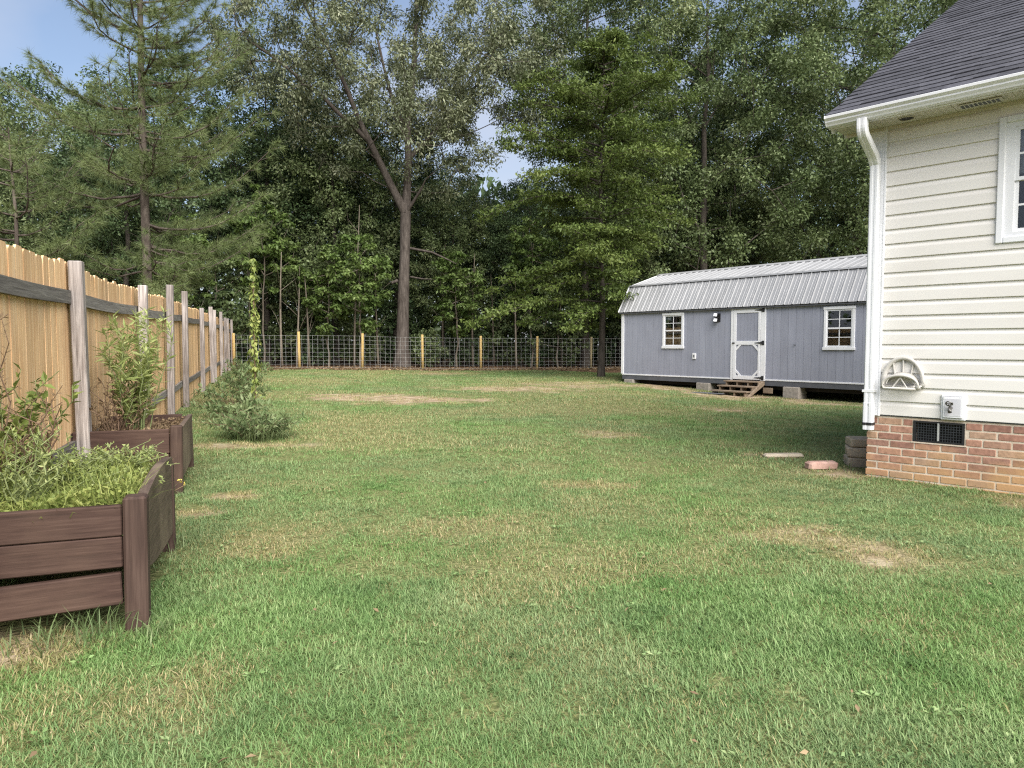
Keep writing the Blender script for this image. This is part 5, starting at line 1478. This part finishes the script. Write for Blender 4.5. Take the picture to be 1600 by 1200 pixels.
bed_cover(B1, .82, 1.32, .43, 3200, .07, .24, .0055, M['weed'], 'bright green grassy weeds filling the near raised bed', 111)
bed_cover(B2, .86, 1.42, .44, 900, .04, .13, .004, M['drystem'], 'dry brown stubble covering the far raised bed', 112)
# the bush on the lawn
rg = np.random.default_rng(120)
n = 620
P_ = np.stack([rg.normal(0, .17, n), rg.normal(0, .15, n), np.zeros(n)], 1); yaw = np.arctan2(P_[:, 1], P_[:, 0])+rg.normal(0, .7, n)
g1 = blade_geo(P_, yaw, rg.uniform(.1, .8, n), rg.uniform(.28, .5, n), rg.uniform(.006, .013, n), 1.8, 4)
p_, st_, lf_ = weedy(121, 40, .42, .74, 40, .075, .022, bend=.45, t0=.25)
bx_, by_ = -3.25, 9.0
plant_obj('bush', (bx_, by_, gz(bx_, by_)), 'low spreading weedy bush on the lawn past the far raised bed', 'bush', (('stem', st_, M['redstem']), ('foliage', join_geo([g1, lf_]), M['bush'])))
# vine climbing a pole
vx, vy = -4.42, 12.2
rg = np.random.default_rng(130); vz = gz(vx, vy)
VP = empty('vine_pole', (vx, vy, vz)); tag(VP, 'tall thin pole wrapped in a light green climbing vine', 'vine')
MB().tube([(0, 0, -.05), (.0, 0, 2.3)], .012, 6).build('pole', M['redstem'], VP)
tw = [(math.cos(i*.7)*.03, math.sin(i*.7)*.03, 2.6*i/44) for i in range(45)]
link('stem', np_mesh('stem', *stems_geo([tw], .007, .003)), M['greenstem'], VP)
n = 400; t = rg.random(n)**.8; a = rg.uniform(0, 6.283, n); rr = (.02+.15*rg.random(n)**1.5)*(.75-t*.4)*(.6+.9*vnoise(t*9, a*0+2))
P_ = np.stack([np.cos(a)*rr, np.sin(a)*rr, .25+2.35*t-.02], 1)
lf_ = leaf_geo(P_, np.stack([np.cos(a)*.6, np.sin(a)*.6, -np.ones(n)*.8], 1)+rg.normal(size=(n, 3))*.3, np.stack([np.cos(a), np.sin(a), .5*np.ones(n)], 1), rg.uniform(.06, .12, n), rg.uniform(.04, .065, n))
link('foliage', np_mesh('foliage', *lf_), M['weed'], VP)
# scrub along the foot of the fence
for (dd, off, s, sd_, lab) in ((10.8, .9, .34, 141, 'leafy scrub at the fence foot behind the bush'), (13.0, .8, .42, 142, 'leafy scrub at the fence foot behind the vine pole'), (15.6, .9, .55, 143, 'leafy scrub along the middle of the wooden fence'), (19, .9, .6, 144, 'leafy scrub along the far part of the wooden fence'), (23, .8, .6, 145, 'leafy scrub near the far end of the wooden fence')):
    p = fence_pt(dd); x, y = p.x+off, p.y+.3
    p_, st_, lf_ = weedy(sd_, 20, s, .75, 34, .10, .036, bend=.3, t0=.2)
    plant_obj('scrub', (x, y, gz(x, y)), lab, 'bush', (('stem', st_, M['redstem']), ('foliage', lf_, M['bush'])))

# ------------------------------------------------------------------ lawn
def tuft(seed, n, rad, h0, h1, w, seg, flat=0.0):
    rg = np.random.default_rng(seed); a = rg.uniform(0, 6.283, n); r = rad*np.sqrt(rg.random(n))
    P_ = np.stack([np.cos(a)*r, np.sin(a)*r, -.004*np.ones(n)], 1)
    g_ = blade_geo(P_, rg.uniform(0, 6.283, n), rg.uniform(.25, 1.3, n)+flat, rg.uniform(h0, h1, n), w*rg.uniform(.6, 1.4, n), rg.uniform(.5, 1.2), seg)
    me = np_mesh('grass_tuft', *g_); me.materials.append(M['grass']); return me
near = [bpy.data.objects.new('grass_tuft', tuft(200+k, 38, .062, .018, .050, .0036, 3)) for k in range(8)]
mid = [bpy.data.objects.new('grass_tuft', tuft(220+k, 44, .12, .022, .058, .0058, 2)) for k in range(6)]
def rosette(seed):
    rg = np.random.default_rng(seed); n = 14; a = rg.uniform(0, 6.283, n); r = rg.uniform(.012, .06, n); z = rg.uniform(.008, .035, n)
    g_ = leaf_geo(np.stack([np.cos(a)*r, np.sin(a)*r, z], 1), np.stack([np.cos(a), np.sin(a), .3+0*a], 1), rg.normal(size=(n, 3))*.35+[0, 0, 1], rg.uniform(.018, .04, n), rg.uniform(.014, .022, n))
    me = np_mesh('lawn_weed', *g_); me.materials.append(M['grass']); return me
ros = [bpy.data.objects.new('lawn_weed', rosette(260+k)) for k in range(4)]
far = [bpy.data.objects.new('grass_tuft', tuft(240+k, 50, .24, .03, .07, .012, 1)) for k in range(5)]
def scatter(name, X, Y, sc, vi, dry, variants, label):
    n = len(X); rg = np.random.default_rng(len(X))
    me = bpy.data.meshes.new(name); me.vertices.add(n); me.vertices.foreach_set('co', np.stack([X, Y, ground_z(X, Y)], 1).astype(np.float32).ravel())
    for nm, arr in (('yaw', rg.uniform(0, 6.283, n)), ('sc', sc), ('dry', dry)):
        a = me.attributes.new(nm, 'FLOAT', 'POINT'); a.data.foreach_set('value', np.asarray(arr, np.float32))
    a = me.attributes.new('vi', 'INT', 'POINT'); a.data.foreach_set('value', np.asarray(vi, np.int32))
    o = link(name, me); tag(o, label, 'grass', kind='stuff')
    ng = bpy.data.node_groups.new(name, 'GeometryNodeTree')
    ng.interface.new_socket('Geometry', in_out='INPUT', socket_type='NodeSocketGeometry'); ng.interface.new_socket('Geometry', in_out='OUTPUT', socket_type='NodeSocketGeometry')
    N, Lk = ng.nodes, ng.links
    gi, go = N.new('NodeGroupInput'), N.new('NodeGroupOutput'); ip = N.new('GeometryNodeInstanceOnPoints'); ip.inputs['Pick Instance'].default_value = True
    jn = N.new('GeometryNodeJoinGeometry')
    for v in variants[::-1]:
        oi = N.new('GeometryNodeObjectInfo'); oi.inputs['Object'].default_value = v; oi.inputs['As Instance'].default_value = True
        Lk.new(oi.outputs['Geometry'], jn.inputs[0])
    def na(nm, ty='FLOAT'):
        q = N.new('GeometryNodeInputNamedAttribute'); q.data_type = ty; q.inputs['Name'].default_value = nm; return q.outputs[0]
    cx = N.new('ShaderNodeCombineXYZ'); Lk.new(na('yaw'), cx.inputs[2]); cs = N.new('ShaderNodeCombineXYZ'); s_ = na('sc')
    for k in range(3): Lk.new(s_, cs.inputs[k])
    Lk.new(gi.outputs[0], ip.inputs['Points']); Lk.new(jn.outputs[0], ip.inputs['Instance']); Lk.new(na('vi', 'INT'), ip.inputs['Instance Index'])
    Lk.new(cx.outputs[0], ip.inputs['Rotation']); Lk.new(cs.outputs[0], ip.inputs['Scale']); Lk.new(ip.outputs[0], go.inputs[0])
    md = o.modifiers.new('scatter', 'NODES'); md.node_group = ng
    return o
def lawn_points(y0, y1, dens, side, seed):
    rg = np.random.default_rng(seed); xm = .78*y1+side
    n = int(dens*2*xm*(y1-y0)); X = rg.uniform(-xm, xm, n); Y = rg.uniform(y0, y1, n)
    bare, dry = patch_fields(X, Y); lit = litter_field(X, Y)
    k = (np.abs(X) < .78*Y+side) & (rg.random(n) > bare*.72) & (rg.random(n) > lit*1.05)
    k &= X > -1.52-.345*Y+.02
    for (c, rz, a0, a1, b0, b1) in ((HOUSE_C, HOUSE_RZ, -.02, HL, -.02, HD), (SHED_C, SHED_RZ, -.05, SL, -.05, SW), (Vector((-1.535, 2.94, 0)), BED_RZ, -.74, -.06, .10, 1.25), (Vector((-2.66, 5.68, 0)), BED_RZ, -.8, -.05, .06, 1.36)):
        dx, dy = X-c.x, Y-c.y; ca, sa_ = math.cos(rz), math.sin(rz); u, v = dx*ca+dy*sa_, -dx*sa_+dy*ca
        k &= ~((u > a0) & (u < a1) & (v > b0) & (v < b1))
    return X[k], Y[k], dry[k], rg
for (y0, y1, dens, side, var, nm, lab, smin, smax) in ((1.2, 3.6, 1000, 1.2, near, 'lawn_grass', 'mown green grass blades in the foreground', .6, 1.15), (3.6, 6.5, 420, 1.0, near, 'lawn_grass', 'mown grass in the near middle of the lawn', .65, 1.15),
                                           (6.5, 14, 110, 1.5, mid, 'lawn_grass', 'mown grass in the middle of the lawn', .6, 1.05), (14, 31, 30, 2, far, 'lawn_grass', 'mown grass at the far end of the lawn', .55, .95)):
    X, Y, dry, rg = lawn_points(y0, y1, dens, side, int(y0*100))
    hn = fbm(X*1.3+5, Y*1.3)
    sc = rg.uniform(smin, smax, len(X))*(.72+.6*hn)
    scatter(nm, X, Y, sc, rg.integers(0, len(var), len(X)), dry, var, lab)
X, Y, dry, rg = lawn_points(1.3, 8, 26, 1.0, 555)
k = fbm(X*.9+31, Y*.9+8) > .40+.12*rg.random(len(X)); X, Y, dry = X[k], Y[k], dry[k]
scatter('lawn_weeds', X, Y, rg.uniform(.3, .75, len(X)), rg.integers(0, 4, len(X)), dry*.3, ros, 'small broad leaved weeds scattered through the lawn')
rg = np.random.default_rng(310); n = 420
Y = 1.6+28*rg.random(n)**1.4; X = rg.uniform(-.75, .75, n)*Y; k = (X > -1.3-.345*Y) & (X < 2.6+.05*Y); X, Y = X[k], Y[k]; n = len(X)
lf_ = leaf_geo(np.stack([X, Y, ground_z(X, Y)+.028], 1), rg.normal(size=(n, 3))*[1, 1, .2], rg.normal(size=(n, 3))*.4+[0, 0, 1], rg.uniform(.018, .042, n), rg.uniform(.008, .018, n))
o = link('fallen_leaves', np_mesh('fallen_leaves', *lf_), M['drystem']); tag(o, 'scattered dry brown fallen leaves lying on the lawn', 'leaves', kind='stuff')
# clumps of taller grass against the posts and bed legs
rg = np.random.default_rng(300)
parts = []
for (x, y, n, s, h) in ((-1.48, 2.86, 40, .06, .16), (-1.75, 2.84, 70, .10, .24), (-1.92, 2.78, 50, .1, .14), (-2.0, 4.2, 60, .09, .14), (-2.75, 5.65, 50, .08, .15), (3.3, 6.3, 60, .14, .1), (3.7, 5.95, 70, .2, .09), (3.15, 6.95, 40, .1, .09), (3.2, 7.1, 70, .12, .13)):
    P_ = np.stack([x+rg.normal(0, s, n), y+rg.normal(0, s, n), 0*np.ones(n)], 1); P_[:, 2] = ground_z(P_[:, 0], P_[:, 1])
    parts.append(blade_geo(P_, rg.uniform(0, 6.283, n), rg.uniform(.1, .9, n), h*rg.uniform(.5, 1.2, n), rg.uniform(.004, .007, n), 1.1))
o = link('long_grass', np_mesh('long_grass', *join_geo(parts)), M['bush']); tag(o, 'longer unmown grass around the bed legs and house corner', 'grass', kind='stuff')
